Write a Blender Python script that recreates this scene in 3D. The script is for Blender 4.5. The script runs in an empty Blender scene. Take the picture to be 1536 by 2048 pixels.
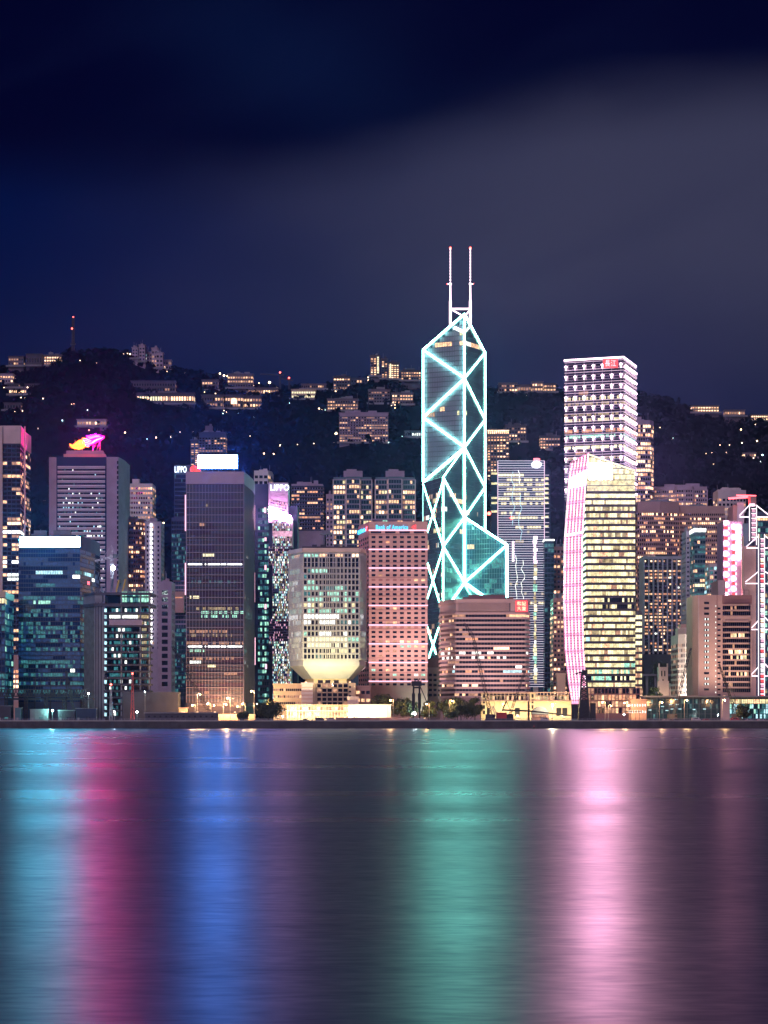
import bpy, math, random
from mathutils import Vector, noise as mnoise

# ------------------------------------------------------------------ camera, sky, light
S = bpy.context.scene
COL = S.collection
F, CX, HZ, CAMH = 4600.0, 768.0, 1423.0, 10.0
cam = bpy.data.objects.new('camera', bpy.data.cameras.new('camera')); COL.objects.link(cam)
cam.location = (0, 0, CAMH); cam.rotation_euler = (math.pi/2, 0, 0)
cam.data.sensor_fit = 'HORIZONTAL'; cam.data.sensor_width = 36; cam.data.lens = 36*F/1536
cam.data.shift_y = (HZ-1024)/1536
cam.data.clip_start = 1; cam.data.clip_end = 20000
S.camera = cam
S.view_settings.view_transform = 'Standard'; S.view_settings.look = 'None'
S.view_settings.exposure = .4; S.view_settings.gamma = 1
S.render.engine = 'CYCLES'
cy = S.cycles
cy.max_bounces = 5; cy.diffuse_bounces = 2; cy.glossy_bounces = 3; cy.transmission_bounces = 2
cy.volume_bounces = 0; cy.transparent_max_bounces = 4; cy.sample_clamp_indirect = 4; cy.use_denoising = True
cy.caustics_reflective = True

def lin(r, g, b):
    f = lambda c: (c/255/12.92) if c/255 <= .04045 else ((c/255+.055)/1.055)**2.4
    return (f(r), f(g), f(b), 1)

W = bpy.data.worlds.new('World'); S.world = W; W.use_nodes = True
def world_sky():
    nt = W.node_tree; N = nt.nodes; L = nt.links; N.clear()
    out = N.new('ShaderNodeOutputWorld'); bg = N.new('ShaderNodeBackground'); L.new(bg.outputs[0], out.inputs[0])
    tc = N.new('ShaderNodeTexCoord'); sp = N.new('ShaderNodeSeparateXYZ'); L.new(tc.outputs['Generated'], sp.inputs[0])
    def m(op, a, b=None, c=None, clamp=False):
        n = N.new('ShaderNodeMath'); n.operation = op; n.use_clamp = clamp
        for i, v in enumerate((a, b, c)):
            if v is None: continue
            if isinstance(v, (int, float)): n.inputs[i].default_value = v
            else: L.new(v, n.inputs[i])
        return n.outputs[0]
    x, y, z = sp.outputs
    az = m('ARCTAN2', x, y)                     # azimuth from straight ahead
    hyp = m('SQRT', m('ADD', m('MULTIPLY', x, x), m('MULTIPLY', y, y)))
    el = m('DIVIDE', z, m('MAXIMUM', hyp, 1e-4))  # tangent of the elevation
    # soft long cloud streaks: noise stretched along the azimuth
    cv = N.new('ShaderNodeCombineXYZ'); L.new(az, cv.inputs[0]); L.new(m('MULTIPLY', el, 2.2), cv.inputs[1])
    n1 = N.new('ShaderNodeTexNoise'); n1.inputs['Scale'].default_value = 7; n1.inputs['Detail'].default_value = 4
    n1.inputs['Roughness'].default_value = .4; L.new(cv.outputs[0], n1.inputs['Vector'])
    nz = m('SUBTRACT', n1.outputs[0], .5)
    def sstep(v, a, b):
        n = N.new('ShaderNodeMapRange'); n.interpolation_type = 'SMOOTHSTEP'
        L.new(v, n.inputs['Value']); n.inputs['From Min'].default_value = a; n.inputs['From Max'].default_value = b
        return n.outputs[0]
    def mixc(f, a, b):
        n = N.new('ShaderNodeMix'); n.data_type = 'RGBA'
        L.new(f, n.inputs['Factor'])
        for s, v in ((6, a), (7, b)):
            if isinstance(v, tuple): n.inputs[s].default_value = v
            else: L.new(v, n.inputs[s])
        return n.outputs[2]
    right = sstep(m('ADD', az, m('MULTIPLY', nz, .12)), -.17, .09)
    low = mixc(right, lin(0, 14, 62), lin(57, 58, 83))          # the lit cloud band
    # upper cloud edge: higher on the right
    edge = m('ADD', m('MULTIPLY', sstep(az, -.06, .1), .036), m('ADD', .232, m('MULTIPLY', nz, .03)))
    up = sstep(m('SUBTRACT', el, edge), -.022, .018)
    c = mixc(up, low, lin(0, 1, 34))
    # towards the ridge the cloud thins again
    dn = sstep(m('ADD', el, m('MULTIPLY', nz, .05)), .205, .125)
    n = m('MULTIPLY', dn, .85)
    c = mixc(n, c, lin(14, 24, 58))
    cv2 = N.new('ShaderNodeCombineXYZ'); L.new(m('ADD', az, m('MULTIPLY', el, -.5)), cv2.inputs[0]); L.new(m('ADD', m('MULTIPLY', el, 3.0), m('MULTIPLY', az, -.9)), cv2.inputs[1])
    n3 = N.new('ShaderNodeTexNoise'); n3.inputs['Scale'].default_value = 9; n3.inputs['Detail'].default_value = 3; n3.inputs['Roughness'].default_value = .45; L.new(cv2.outputs[0], n3.inputs['Vector'])
    c = mixc(m('MULTIPLY', sstep(n3.outputs[0], .42, .68), .16), c, lin(14, 22, 56))
    # faint streak high on the left
    d = m('ADD', m('POWER', m('DIVIDE', m('ADD', m('SUBTRACT', az, m('MULTIPLY', m('SUBTRACT', el, .285), -.9)), .045), .05), 2.0),
          m('POWER', m('DIVIDE', m('SUBTRACT', el, .285), .035), 2.0))
    c = mixc(m('MULTIPLY', m('POWER', 2.718, m('MULTIPLY', d, -1.0)), .5), c, lin(8, 24, 62))
    c = mixc(sstep(el, .0, -.05), c, lin(6, 8, 25))
    L.new(c, bg.inputs[0]); bg.inputs[1].default_value = .75
world_sky()

sd = bpy.data.lights.new('city_glow', 'SUN'); sun = bpy.data.objects.new('city_glow', sd); COL.objects.link(sun)
sd.energy = .8; sd.angle = math.radians(25); sd.color = (1, .70, .92)
sun.rotation_euler = (math.radians(66), 0, math.radians(-14)); sun.location = (0, -100, 300)

# ------------------------------------------------------------------ helpers
def X(px, Y): return (px-CX)*Y/F
def Z(py, Y): return CAMH+(HZ-py)*Y/F
def P(px, py, Y): return Vector((X(px, Y), Y, Z(py, Y)))
GZ = 4.0   # level of the reclaimed waterfront

MATS = {}
def newmat(k):
    m = bpy.data.materials.new(k); m.use_nodes = True; MATS[k] = m
    return m, m.node_tree.nodes, m.node_tree.links, m.node_tree.nodes['Principled BSDF']
def surf(k, col, rough=.7, var=.25, scale=.12, metal=0, bump=0, spec=.5):
    m, N, L, b = newmat(k)
    tc = N.new('ShaderNodeTexCoord'); n = N.new('ShaderNodeTexNoise'); n.inputs['Scale'].default_value = scale
    n.inputs['Detail'].default_value = 5; L.new(tc.outputs['Object'], n.inputs['Vector'])
    r = N.new('ShaderNodeValToRGB'); e = r.color_ramp.elements
    e[0].position = .3; e[1].position = .7
    e[0].color = tuple(c*(1-var) for c in col[:3])+(1,); e[1].color = tuple(min(1, c*(1+var*.6)) for c in col[:3])+(1,)
    L.new(n.outputs[0], r.inputs[0]); L.new(r.outputs[0], b.inputs['Base Color'])
    b.inputs['Roughness'].default_value = rough; b.inputs['Metallic'].default_value = metal
    b.inputs['Specular IOR Level'].default_value = spec
    if bump:
        bp = N.new('ShaderNodeBump'); bp.inputs['Strength'].default_value = bump; bp.inputs['Distance'].default_value = .5
        L.new(n.outputs[0], bp.inputs['Height']); L.new(bp.outputs[0], b.inputs['Normal'])
    return m
def emit(k, col, st, sample=False, var=0, scale=.5, base=(.02, .02, .02, 1)):
    m, N, L, b = newmat(k)
    b.inputs['Base Color'].default_value = base; b.inputs['Roughness'].default_value = .3
    b.inputs['Emission Color'].default_value = tuple(col[:3])+(1,)
    b.inputs['Emission Strength'].default_value = st
    if var:
        tc = N.new('ShaderNodeTexCoord'); n = N.new('ShaderNodeTexNoise'); n.inputs['Scale'].default_value = scale
        n.inputs['Detail'].default_value = 3; n.inputs['Roughness'].default_value = .7
        L.new(tc.outputs['Object'], n.inputs['Vector'])
        r = N.new('ShaderNodeMapRange'); r.inputs['From Min'].default_value = .35; r.inputs['From Max'].default_value = .65
        r.inputs['To Min'].default_value = st*(1-var); r.inputs['To Max'].default_value = st*(1+var)
        L.new(n.outputs[0], r.inputs['Value']); L.new(r.outputs[0], b.inputs['Emission Strength'])
    m.cycles.emission_sampling = 'FRONT' if sample else 'NONE'
    return m
def glass(k, col, rough=.12, spec=.6, wob=.15):
    m, N, L, b = newmat(k)
    b.inputs['Base Color'].default_value = tuple(col[:3])+(1,)
    b.inputs['Roughness'].default_value = rough; b.inputs['Specular IOR Level'].default_value = spec
    b.inputs['IOR'].default_value = 1.7
    tc = N.new('ShaderNodeTexCoord'); n = N.new('ShaderNodeTexNoise'); n.inputs['Scale'].default_value = .25
    n.inputs['Detail'].default_value = 3
    L.new(tc.outputs['Object'], n.inputs['Vector'])
    bp = N.new('ShaderNodeBump'); bp.inputs['Strength'].default_value = wob; bp.inputs['Distance'].default_value = .4
    L.new(n.outputs[0], bp.inputs['Height']); L.new(bp.outputs[0], b.inputs['Normal'])
    return m

surf('white_wall', (.62, .58, .6), var=.12)
surf('ribbed_white', (.5, .54, .56), var=.12)
surf('cream_wall', (.62, .52, .50), var=.12)
surf('mauve_wall', (.36, .31, .42), var=.15)
surf('pink_wall', (.50, .33, .29), var=.1)
surf('pink_dark', (.30, .16, .15), var=.1)
surf('stripe_wall', (.46, .33, .32), var=.1)
surf('beige_wall', (.52, .36, .31), var=.12)
surf('grey_wall', (.22, .24, .27), var=.2)
surf('dark_wall', (.06, .06, .08), var=.25)
surf('hill_wall', (.13, .115, .14), var=.2)
surf('navy_wall', (.03, .055, .11), var=.25)
surf('teal_wall', (.10, .20, .24), var=.25)
surf('concrete', (.17, .19, .18), var=.3, scale=.3, bump=.2)
surf('sand_wall', (.6, .5, .36), var=.15)
surf('metal', (.3, .3, .33), rough=.4, metal=.6, var=.2)
surf('pale_metal', (.5, .47, .55), rough=.45, metal=.2, var=.1)
surf('thin_metal', (.25, .25, .33), rough=.45, metal=.2, var=.1)
surf('grid_metal', (.13, .13, .18), rough=.8, spec=.1)
surf('black_steel', (.02, .02, .024), rough=.6, var=.3)
surf('red_paint', (.5, .05, .05), rough=.5)
surf('yellow_paint', (.7, .5, .05), rough=.5)
surf('leaf', (.05, .075, .03), var=.5, scale=.6)
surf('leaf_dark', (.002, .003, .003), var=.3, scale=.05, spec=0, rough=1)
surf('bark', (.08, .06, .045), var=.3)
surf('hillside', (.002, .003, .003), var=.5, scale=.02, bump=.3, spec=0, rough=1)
surf('asphalt', (.05, .05, .05), var=.3)
surf('paving', (.16, .15, .14), var=.2)
surf('seawall_stone', (.06, .06, .065), var=.4, scale=.2, bump=.3)
surf('coping', (.34, .36, .34), var=.2, scale=.1)
glass('glass', (.012, .018, .035)); glass('glass_blue', (.01, .03, .09)); glass('glass_teal', (.01, .05, .07))
glass('glass_bronze', (.05, .03, .028)); glass('glass_reflection_grey', (.2, .185, .26), rough=.6, spec=.1, wob=0); glass('glass_night', (.012, .03, .06), rough=.35, spec=.15, wob=0); glass('glass_navy', (.02, .035, .07), rough=.25)
glass('glass_purple', (.05, .03, .07)); glass('glass_dim', (.03, .03, .04))
emit('warm', (1, .54, .29), 1.25, var=.6); emit('warm_hi', (1, .60, .34), 2.4, var=.5); emit('warm_lo', (1, .5, .3), .45, var=.6)
emit('orange_lit', (1, .42, .22), .9, var=.5)
emit('yellow_lit', (1, .84, .44), .92, var=.5, scale=.4); emit('yellow_hi', (1, .90, .52), 1.3, var=.35, scale=.4)
emit('yellow_lo', (.8, .6, .3), .45, var=.7, scale=.4)
emit('white_lit', (.95, 1, .92), 1.5, var=.5); emit('white_hi', (1, 1, .95), 2.4, var=.3)
emit('green_lit', (.45, 1, .75), .75, var=.6); emit('teal_lit', (.12, .6, .65), .2, var=.8); emit('blue_lit', (.05, .22, .7), .1, var=.7)
emit('cyan_lit', (.5, .9, 1), 1.0, var=.5)
emit('pink_lit', (1, .5, .7), .7, var=.5)
# lamps, signs and light tubes
emit('sign_cyan', (.12, .75, 1.0), 130, True); emit('sign_blue', (.07, .28, 1.0), 140, True)
emit('sign_white', (.95, .9, 1), 5, True); emit('letter_white', (.8, .9, 1), 2.2, True)
emit('neon_yellow', (1, .12, .012), 9, True); emit('neon_red', (1, .0008, .05), 1000, True); emit('neon_pink', (1, .0006, .6), 900, True)
emit('tube_teal', (.3, 1, .74), 36, True); emit('tube_teal_low', (.22, 1, .70), 42, True); emit('tube_teal_thin', (.4, 1, .85), 2.2)
emit('tube_white', (1, .80, .9), 1.7); emit('tube_pinkwhite', (1, .72, .86), 3.2)
emit('module_pink', (1, .35, .5), 42, True); emit('led_pink', (1, .50, .66), 1.5); emit('led_pink_wall', (1, .30, .56), 1.0, True, var=.2, scale=.1)
emit('led_line', (.95, .66, .86), 1.0); emit('star_led', (1, .62, .78), 14)
emit('line_white', (.9, .8, 1), 1.1); emit('led_red', (1, .1, .12), 4); emit('sign_red', (1, .06, .07), 1.6)
emit('sign_pinkwhite', (1, .38, .55), 480, True); emit('screen_magenta', (1, .42, .8), 55, True, var=.5, scale=.15)
emit('sign_glyph', (1, .55, .6), 1.6); emit('letter_blue', (.05, .55, 1), 2.0); emit('beacon_red', (1, .08, .06), 10)
emit('lamp_sodium', (1, .55, .2), 60, True); emit('lamp_hill', (1, .68, .4), 7); emit('lamp_white', (.8, 1, .95), 90, True)
emit('lamp_teal', (.35, 1, .85), 90, True); emit('lamp_cool', (.6, 1, .9), 7)

ORG = {}
class MB:
    def __init__(s): s.v = []; s.f = []; s.m = []
    def quad(s, a, b, c, d, m): 
        n = len(s.v); s.v += [tuple(a), tuple(b), tuple(c), tuple(d)]; s.f.append((n, n+1, n+2, n+3)); s.m.append(m)
    def poly(s, ps, m):
        n = len(s.v); s.v += [tuple(p) for p in ps]; s.f.append(tuple(range(n, n+len(ps)))); s.m.append(m)
    def prism(s, pts, z0, z1, m, mtop=None):
        """pts: plan polygon; z0,z1 numbers or per-vertex lists"""
        k = len(pts); n = len(s.v)
        za = z0 if isinstance(z0, (list, tuple)) else [z0]*k; zb = z1 if isinstance(z1, (list, tuple)) else [z1]*k
        s.v += [(p[0], p[1], za[i]) for i, p in enumerate(pts)]+[(p[0], p[1], zb[i]) for i, p in enumerate(pts)]
        for i in range(k):
            j = (i+1) % k; s.f.append((n+i, n+j, n+k+j, n+k+i)); s.m.append(m)
        s.f.append(tuple(n+k+i for i in range(k))); s.m.append(mtop or m)
        s.f.append(tuple(n+k-1-i for i in range(k))); s.m.append(m)
    def box(s, c, sz, m, rz=0):
        hx, hy, hz = sz[0]/2, sz[1]/2, sz[2]/2; ca, sa = math.cos(rz), math.sin(rz)
        pts = [(c[0]+x*ca-y*sa, c[1]+x*sa+y*ca) for x, y in ((-hx, -hy), (hx, -hy), (hx, hy), (-hx, hy))]
        s.prism(pts, c[2]-hz, c[2]+hz, m)
    def beam(s, a, b, w, m, w2=None, n=4):
        a, b = Vector(a), Vector(b); d = (b-a)
        if d.length < 1e-6: return
        d.normalize(); u = d.cross(Vector((0, 1, 0)))
        if u.length < .1: u = d.cross(Vector((1, 0, 0)))
        u.normalize(); v = d.cross(u); w2 = w if w2 is None else w2
        k = len(s.v); off = math.pi/n
        for p, r in ((a, w), (b, w2)):
            for i in range(n):
                t = off+2*math.pi*i/n; s.v.append(tuple(p+(u*math.cos(t)+v*math.sin(t))*r*.7071 if n == 4 else p+(u*math.cos(t)+v*math.sin(t))*r*.5))
        for i in range(n):
            j = (i+1) % n; s.f.append((k+i, k+j, k+n+j, k+n+i)); s.m.append(m)
        s.f.append(tuple(k+n+i for i in range(n))); s.m.append(m); s.f.append(tuple(k+n-1-i for i in range(n))); s.m.append(m)
    def ball(s, c, r, m, n=8, sq=1):
        k = len(s.v); rings = n//2
        for i in range(rings+1):
            ph = math.pi*i/rings
            for j in range(n):
                th = 2*math.pi*j/n; s.v.append((c[0]+r*math.sin(ph)*math.cos(th), c[1]+r*math.sin(ph)*math.sin(th), c[2]+r*sq*math.cos(ph)))
        for i in range(rings):
            for j in range(n):
                j2 = (j+1) % n; s.f.append((k+i*n+j, k+i*n+j2, k+(i+1)*n+j2, k+(i+1)*n+j)); s.m.append(m)
    def build(s, name, parent=None, loc=None, label=None):
        if not s.f: return None
        org = Vector(loc) if loc is not None else (ORG[parent.name] if parent else Vector((0, 0, 0)))
        me = bpy.data.meshes.new(name)
        me.from_pydata([(p[0]-org[0], p[1]-org[1], p[2]-org[2]) for p in s.v], [], s.f)
        keys = []
        for k in s.m:
            if k not in keys: keys.append(k)
        for k in keys: me.materials.append(MATS[k])
        me.polygons.foreach_set('material_index', [keys.index(k) for k in s.m]); me.update()
        o = bpy.data.objects.new(name, me); COL.objects.link(o)
        ORG[o.name] = org
        if parent:
            o.parent = parent; o.location = org-ORG[parent.name]
        else: o.location = org
        if label: o['label'] = label
        return o
def tag(o, label, cat, group=None, kind=None):
    if label: o['label'] = label
    if cat: o['category'] = cat
    if group: o['group'] = group
    if kind: o['kind'] = kind
    return o
def thing(name, label, cat, loc, group=None):
    o = bpy.data.objects.new(name, None); COL.objects.link(o); o.location = loc; o.empty_display_size = 1
    ORG[o.name] = Vector(loc)
    return tag(o, label, cat, group)
def struct(o): o['kind'] = 'structure'; return o
def dup(root, loc, label=None):
    r = root.copy(); COL.objects.link(r); r.location = loc; ORG[r.name] = Vector(loc)
    if label: r['label'] = label
    for ch in root.children:
        c = ch.copy(); COL.objects.link(c); c.parent = r
        for g in ch.children:
            d = g.copy(); COL.objects.link(d); d.parent = c
    return r
def text(body, a, b, height, mat, parent, name='lettering', dep=.4, spacing=1.0):
    """lettering from point a (lower left) towards b (lower right), given height in metres"""
    a, b = Vector(a), Vector(b)
    cu = bpy.data.curves.new(name, 'FONT'); cu.body = body; cu.extrude = dep/2; cu.size = 1; cu.offset = .008
    cu.space_character = 1.0+.12*spacing; cu.materials.append(MATS[mat]); cu.align_x = 'LEFT'; cu.resolution_u = 4
    o = bpy.data.objects.new(name, cu); COL.objects.link(o)
    bpy.context.view_layer.update()
    bb = [Vector(c) for c in o.bound_box]; x0 = min(c.x for c in bb); x1 = max(c.x for c in bb); y0 = min(c.y for c in bb); y1 = max(c.y for c in bb)
    w = (b-a).length; sx = w/max(1e-3, x1-x0); sy = height/max(1e-3, y1-y0)
    rz = math.atan2(b.y-a.y, b.x-a.x)
    o.scale = (sx, sy, 1); o.rotation_euler = (math.pi/2, 0, rz)
    d = Vector((math.cos(rz), math.sin(rz), 0))
    me = bpy.data.meshes.new_from_object(o.evaluated_get(bpy.context.evaluated_depsgraph_get()))
    o2 = bpy.data.objects.new(name, me); COL.objects.link(o2); o2.scale = o.scale; o2.rotation_euler = o.rotation_euler
    bpy.data.objects.remove(o)
    o2.parent = parent; o2.location = a-d*x0*sx-Vector((0, 0, y0*sy))-ORG[parent.name]
    return o2

# ------------------------------------------------------------------ terrain
RIDGE = [(-1500, 850), (-500, 770), (0, 738), (60, 733), (105, 722), (130, 708), (150, 702), (235, 703), (262, 712), (300, 727), (345, 741), (400, 750), (450, 766),
         (500, 775), (560, 778), (600, 776), (650, 773), (700, 768), (740, 757), (800, 763), (830, 775), (900, 781), (1000, 783), (1120, 786),
         (1180, 789), (1275, 791), (1310, 793), (1345, 802), (1370, 816), (1400, 826), (1440, 834), (1500, 838), (1536, 845), (2000, 860), (3000, 950)]
YR, Y0 = 3200.0, 1960.0
def ridge_z(x):
    px = CX+x*F/YR
    for (a, pa), (b, pb) in zip(RIDGE, RIDGE[1:]):
        if a <= px <= b:
            t = (px-a)/(b-a); return Z(pa+(pb-pa)*t, YR)
    return Z(900, YR)
def terrain(x, y):
    if y <= Y0: return GZ-.3
    R = ridge_z(x)
    t = min(1.0, (y-Y0)/(YR-Y0)); p = .35*t+1.15*t*t-.5*t**3
    n = mnoise.noise(Vector((x/420, y/420, 3.1)))*34+mnoise.noise(Vector((x/120, y/120, 9)))*12
    h = GZ+(R-GZ)*p+n*math.sin(math.pi*t)**.8 if t < 1 else R-(y-YR)*.28+n*.3*min(1, (y-YR)/300)
    return h
def hit(px, py):
    y = Y0
    while y < YR+40:
        if terrain(X(px, y), y) >= Z(py, y): return y
        y += 4
    return YR-6
def make_ground():
    nx, ny = 150, 110; v = []; f = []
    for j in range(ny+1):
        y = Y0-20+(4300-Y0)*j/ny
        for i in range(nx+1):
            x = -2200+4400*i/nx; v.append((x, y, terrain(x, y)))
    for j in range(ny):
        for i in range(nx):
            a = j*(nx+1)+i; f.append((a, a+1, a+nx+2, a+nx+1))
    me = bpy.data.meshes.new('hills'); me.from_pydata(v, [], f); me.materials.append(MATS['hillside']); me.update()
    for p in me.polygons: p.use_smooth = True
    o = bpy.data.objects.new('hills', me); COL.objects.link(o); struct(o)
    b = MB(); b.box((0, 1355+400, GZ-3), (5200, 800, 6), 'paving'); struct(b.build('ground'))
    b = MB(); b.box((0, 1372, GZ+.06), (5000, 12, .12), 'asphalt')
    struct(b.build('road'))
    b = MB(); b.box((0, 1353.8, GZ-2.4), (5200, 2.2, 5.6), 'seawall_stone')
    for q_ in range(120): b.box((-270+q_*4.5, 1352.5, GZ-2.6), (.9, .5, 4.6), 'seawall_stone')
    struct(b.build('seawall'))
    b = MB(); b.box((0, 1353.4, GZ+.55), (5200, 1.6, .7), 'coping'); struct(b.build('quay_kerb'))
    # the water
    m, N, L, bs = newmat('harbour_water')
    tc = N.new('ShaderNodeTexCoord'); n = N.new('ShaderNodeTexNoise'); n.inputs['Scale'].default_value = .02; n.inputs['Detail'].default_value = 1
    n.inputs['Roughness'].default_value = .65
    mp = N.new('ShaderNodeMapping'); mp.inputs['Scale'].default_value = (.35, 1, 1)
    L.new(tc.outputs['Object'], mp.inputs[0]); L.new(mp.outputs[0], n.inputs['Vector'])
    r = N.new('ShaderNodeMapRange'); r.inputs['From Min'].default_value = .3; r.inputs['From Max'].default_value = .7
    r.inputs['To Min'].default_value = .26; r.inputs['To Max'].default_value = .33
    L.new(n.outputs[0], r.inputs['Value'])
    gl = N.new('ShaderNodeBsdfGlossy'); gl.distribution = 'GGX'; gl.inputs['Color'].default_value = (.36, .38, .42, 1)
    L.new(r.outputs[0], gl.inputs['Roughness'])
    fac = None      # wind-ruffled patches, fine ones and broad ones
    for sc, mx, my, lo, hi in ((1.0, .55, 1.4, .80, 1.14), (1.0, .03, .22, .90, 1.08)):
        n4 = N.new('ShaderNodeTexNoise'); n4.inputs['Scale'].default_value = sc; n4.inputs['Detail'].default_value = 2
        m4 = N.new('ShaderNodeMapping'); m4.inputs['Scale'].default_value = (mx, my, 1); L.new(tc.outputs['Object'], m4.inputs[0]); L.new(m4.outputs[0], n4.inputs['Vector'])
        q4 = N.new('ShaderNodeMapRange'); q4.inputs['From Min'].default_value = .32; q4.inputs['From Max'].default_value = .68; q4.inputs['To Min'].default_value = lo; q4.inputs['To Max'].default_value = hi
        L.new(n4.outputs[0], q4.inputs['Value'])
        if fac is None: fac = q4.outputs[0]
        else:
            mm = N.new('ShaderNodeMath'); mm.operation = 'MULTIPLY'; L.new(fac, mm.inputs[0]); L.new(q4.outputs[0], mm.inputs[1]); fac = mm.outputs[0]
    vm = N.new('ShaderNodeVectorMath'); vm.operation = 'SCALE'; vm.inputs[0].default_value = (.245, .27, .31); L.new(fac, vm.inputs['Scale']); L.new(vm.outputs[0], gl.inputs['Color'])
    df = N.new('ShaderNodeBsdfDiffuse'); df.inputs['Color'].default_value = (.004, .02, .09, 1)
    ad = N.new('ShaderNodeAddShader'); L.new(gl.outputs[0], ad.inputs[0]); L.new(df.outputs[0], ad.inputs[1])
    L.new(ad.outputs[0], N['Material Output'].inputs['Surface']); N.remove(bs)
    b = MB(); b.quad((-2600, -300, 0), (2600, -300, 0), (2600, 1353, 0), (-2600, 1353, 0), 'harbour_water'); struct(b.build('water'))
make_ground()

# ------------------------------------------------------------------ tower builder
def plan(pts, depth, rot=None):
    q = [(X(p, Y), Y) for p, Y in pts]
    if rot == 'R':
        d = (q[-1][0]-q[-2][0], q[-1][1]-q[-2][1]); return q, [(q[0][0]+d[0], q[0][1]+d[1])], []
    if rot == 'L':
        d = (q[0][0]-q[1][0], q[0][1]-q[1][1]); return q, [], [(q[-1][0]+d[0], q[-1][1]+d[1])]
    yb = max(Y for _, Y in pts)+depth
    return q, [(q[0][0], yb)], [(q[-1][0], yb)]
def offs(a, b, d):
    dx, dy = b[0]-a[0], b[1]-a[1]; l = math.hypot(dx, dy) or 1
    n = (dy/l, -dx/l)
    return (a[0]+n[0]*d, a[1]+n[1]*d), (b[0]+n[0]*d, b[1]+n[1]*d)
class Lit:
    """which panes are lit: weights over materials, with runs of equal panes"""
    def __init__(s, mats, seed=1, run=.55, rowvar=.6, rows=None):
        s.r = random.Random(seed); s.mats = mats; s.run = run; s.rowvar = rowvar; s.rows = rows or {}; s.dark = mats[0][0]
    def row(s, i):
        s.k = 1+s.r.uniform(-s.rowvar, s.rowvar); s.cur = None; s.i = i
    def pick(s, t):
        o = s.rows.get(s.i)
        if o:
            for (t0, t1, m, p) in o:
                if t0 <= t <= t1 and s.r.random() < p: return m
        if s.cur is not None and s.r.random() < s.run: return s.cur
        tot = sum(w for _, w in s.mats[1:])*s.k; x = s.r.random()
        c = s.dark
        for m, w in s.mats[1:]:
            x -= w*s.k
            if x < 0: c = m; break
        s.cur = c
        return c
def tower(name, label, cat, pts, top, win, nf, cw, lit, wf=(.8, .6), body='mauve_wall', depth=28, base=None, crown=None, belts=None, fins=None,
          group=None, rows=None, roof=True, seed=1, rowvar=.6, run=.5, corner=None, bandname='window_band', skip=None, ztop=None, margin=0, rot=None):
    """pts: visible plan corners (px,Y) left to right; win=(py_top,py_bottom) of the glazed part; nf storeys; cw metres per pane"""
    Yf = min(Y for _, Y in pts)
    q, lb, rb = plan(pts, depth, rot); poly = q+rb+lb
    cxm = sum(p[0] for p in q)/len(q); cym = Yf
    zt = Z(top, Yf)
    zb = (min(terrain(p[0], p[1]) for p in poly)-2 if Yf > Y0-40 else GZ-.2) if base is None else base
    t = thing(name, label, cat, (cxm, cym, zb), group)
    b = MB(); b.prism(poly, zb, zt, body); b.build('wall', t)
    z1, z0 = Z(win[0], Yf), max(zb+1, Z(win[1], Yf)); fh = (z1-z0)/nf
    faces = [((lb or rb)[0], q[0])]+list(zip(q, q[1:]))+[(q[-1], (rb or lb)[0])]
    rmap = {}
    for py, spec in (rows or {}).items():
        i = int((z1-Z(py, Yf))/fh); rmap.setdefault(i, []).append(spec)
    L = Lit(lit, seed, run, rowvar, rmap)
    for i in range(nf):
        zc = z1-(i+.5)*fh; h = fh*wf[1]/2
        if skip and i in skip: continue
        mb = MB(); L.row(i)
        for fi, (a, c) in enumerate(faces):
            ln = math.hypot(c[0]-a[0], c[1]-a[1])
            if ln < 1.2: continue
            a2, c2 = offs(a, c, .08); n = max(1, int((ln-2*margin)/cw)); mg = margin/ln; front = 0 < fi < len(faces)-1
            for k in range(n):
                u0 = mg+(1-2*mg)*(k+(1-wf[0])/2)/n; u1 = mg+(1-2*mg)*(k+1-(1-wf[0])/2)/n
                m = L.pick((u0+u1)/2 if front else -1)
                pa = (a2[0]+(c2[0]-a2[0])*u0, a2[1]+(c2[1]-a2[1])*u0); pb = (a2[0]+(c2[0]-a2[0])*u1, a2[1]+(c2[1]-a2[1])*u1)
                mb.quad((*pa, zc-h), (*pb, zc-h), (*pb, zc+h), (*pa, zc+h), m)
        mb.build(bandname, t)
    if belts:       # (material, height fraction, projection)
        m, hf, pr = belts; mb = MB(); hh = fh*hf/2
        for i in range(nf+1):
            zc = z1-i*fh
            for a, c in faces:
                a2, c2 = offs(a, c, pr); mb.prism([a, a2, c2, c], zc-hh, zc+hh, m)
        mb.build('spandrels', t)
    if fins:        # (material, width m, projection, spacing m, py top, py bottom)
        m, w, pr, spc = fins[:4]; fz1 = Z(fins[4], Yf) if len(fins) > 4 else z1; fz0 = Z(fins[5], Yf) if len(fins) > 5 else z0
        mb = MB()
        for a, c in faces:
            ln = math.hypot(c[0]-a[0], c[1]-a[1]); n = max(1, int(round(ln/spc))); dx, dy = (c[0]-a[0])/ln, (c[1]-a[1])/ln
            for k in range(n+1):
                p = (a[0]+(c[0]-a[0])*k/n, a[1]+(c[1]-a[1])*k/n)
                e0, e1 = (p[0]-dx*w/2, p[1]-dy*w/2), (p[0]+dx*w/2, p[1]+dy*w/2); f0, f1 = offs(e0, e1, pr)
                mb.prism([e0, f0, f1, e1], fz0, fz1, m)
        mb.build('mullions', t)
    if crown:       # (material, py bottom, overhang)
        m, pyb, ov = crown; mb = MB()
        for a, c in faces:
            a2, c2 = offs(a, c, ov); mb.prism([a, a2, c2, c], Z(pyb, Yf), zt+.6, m)
        mb.build('parapet', t)
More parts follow.
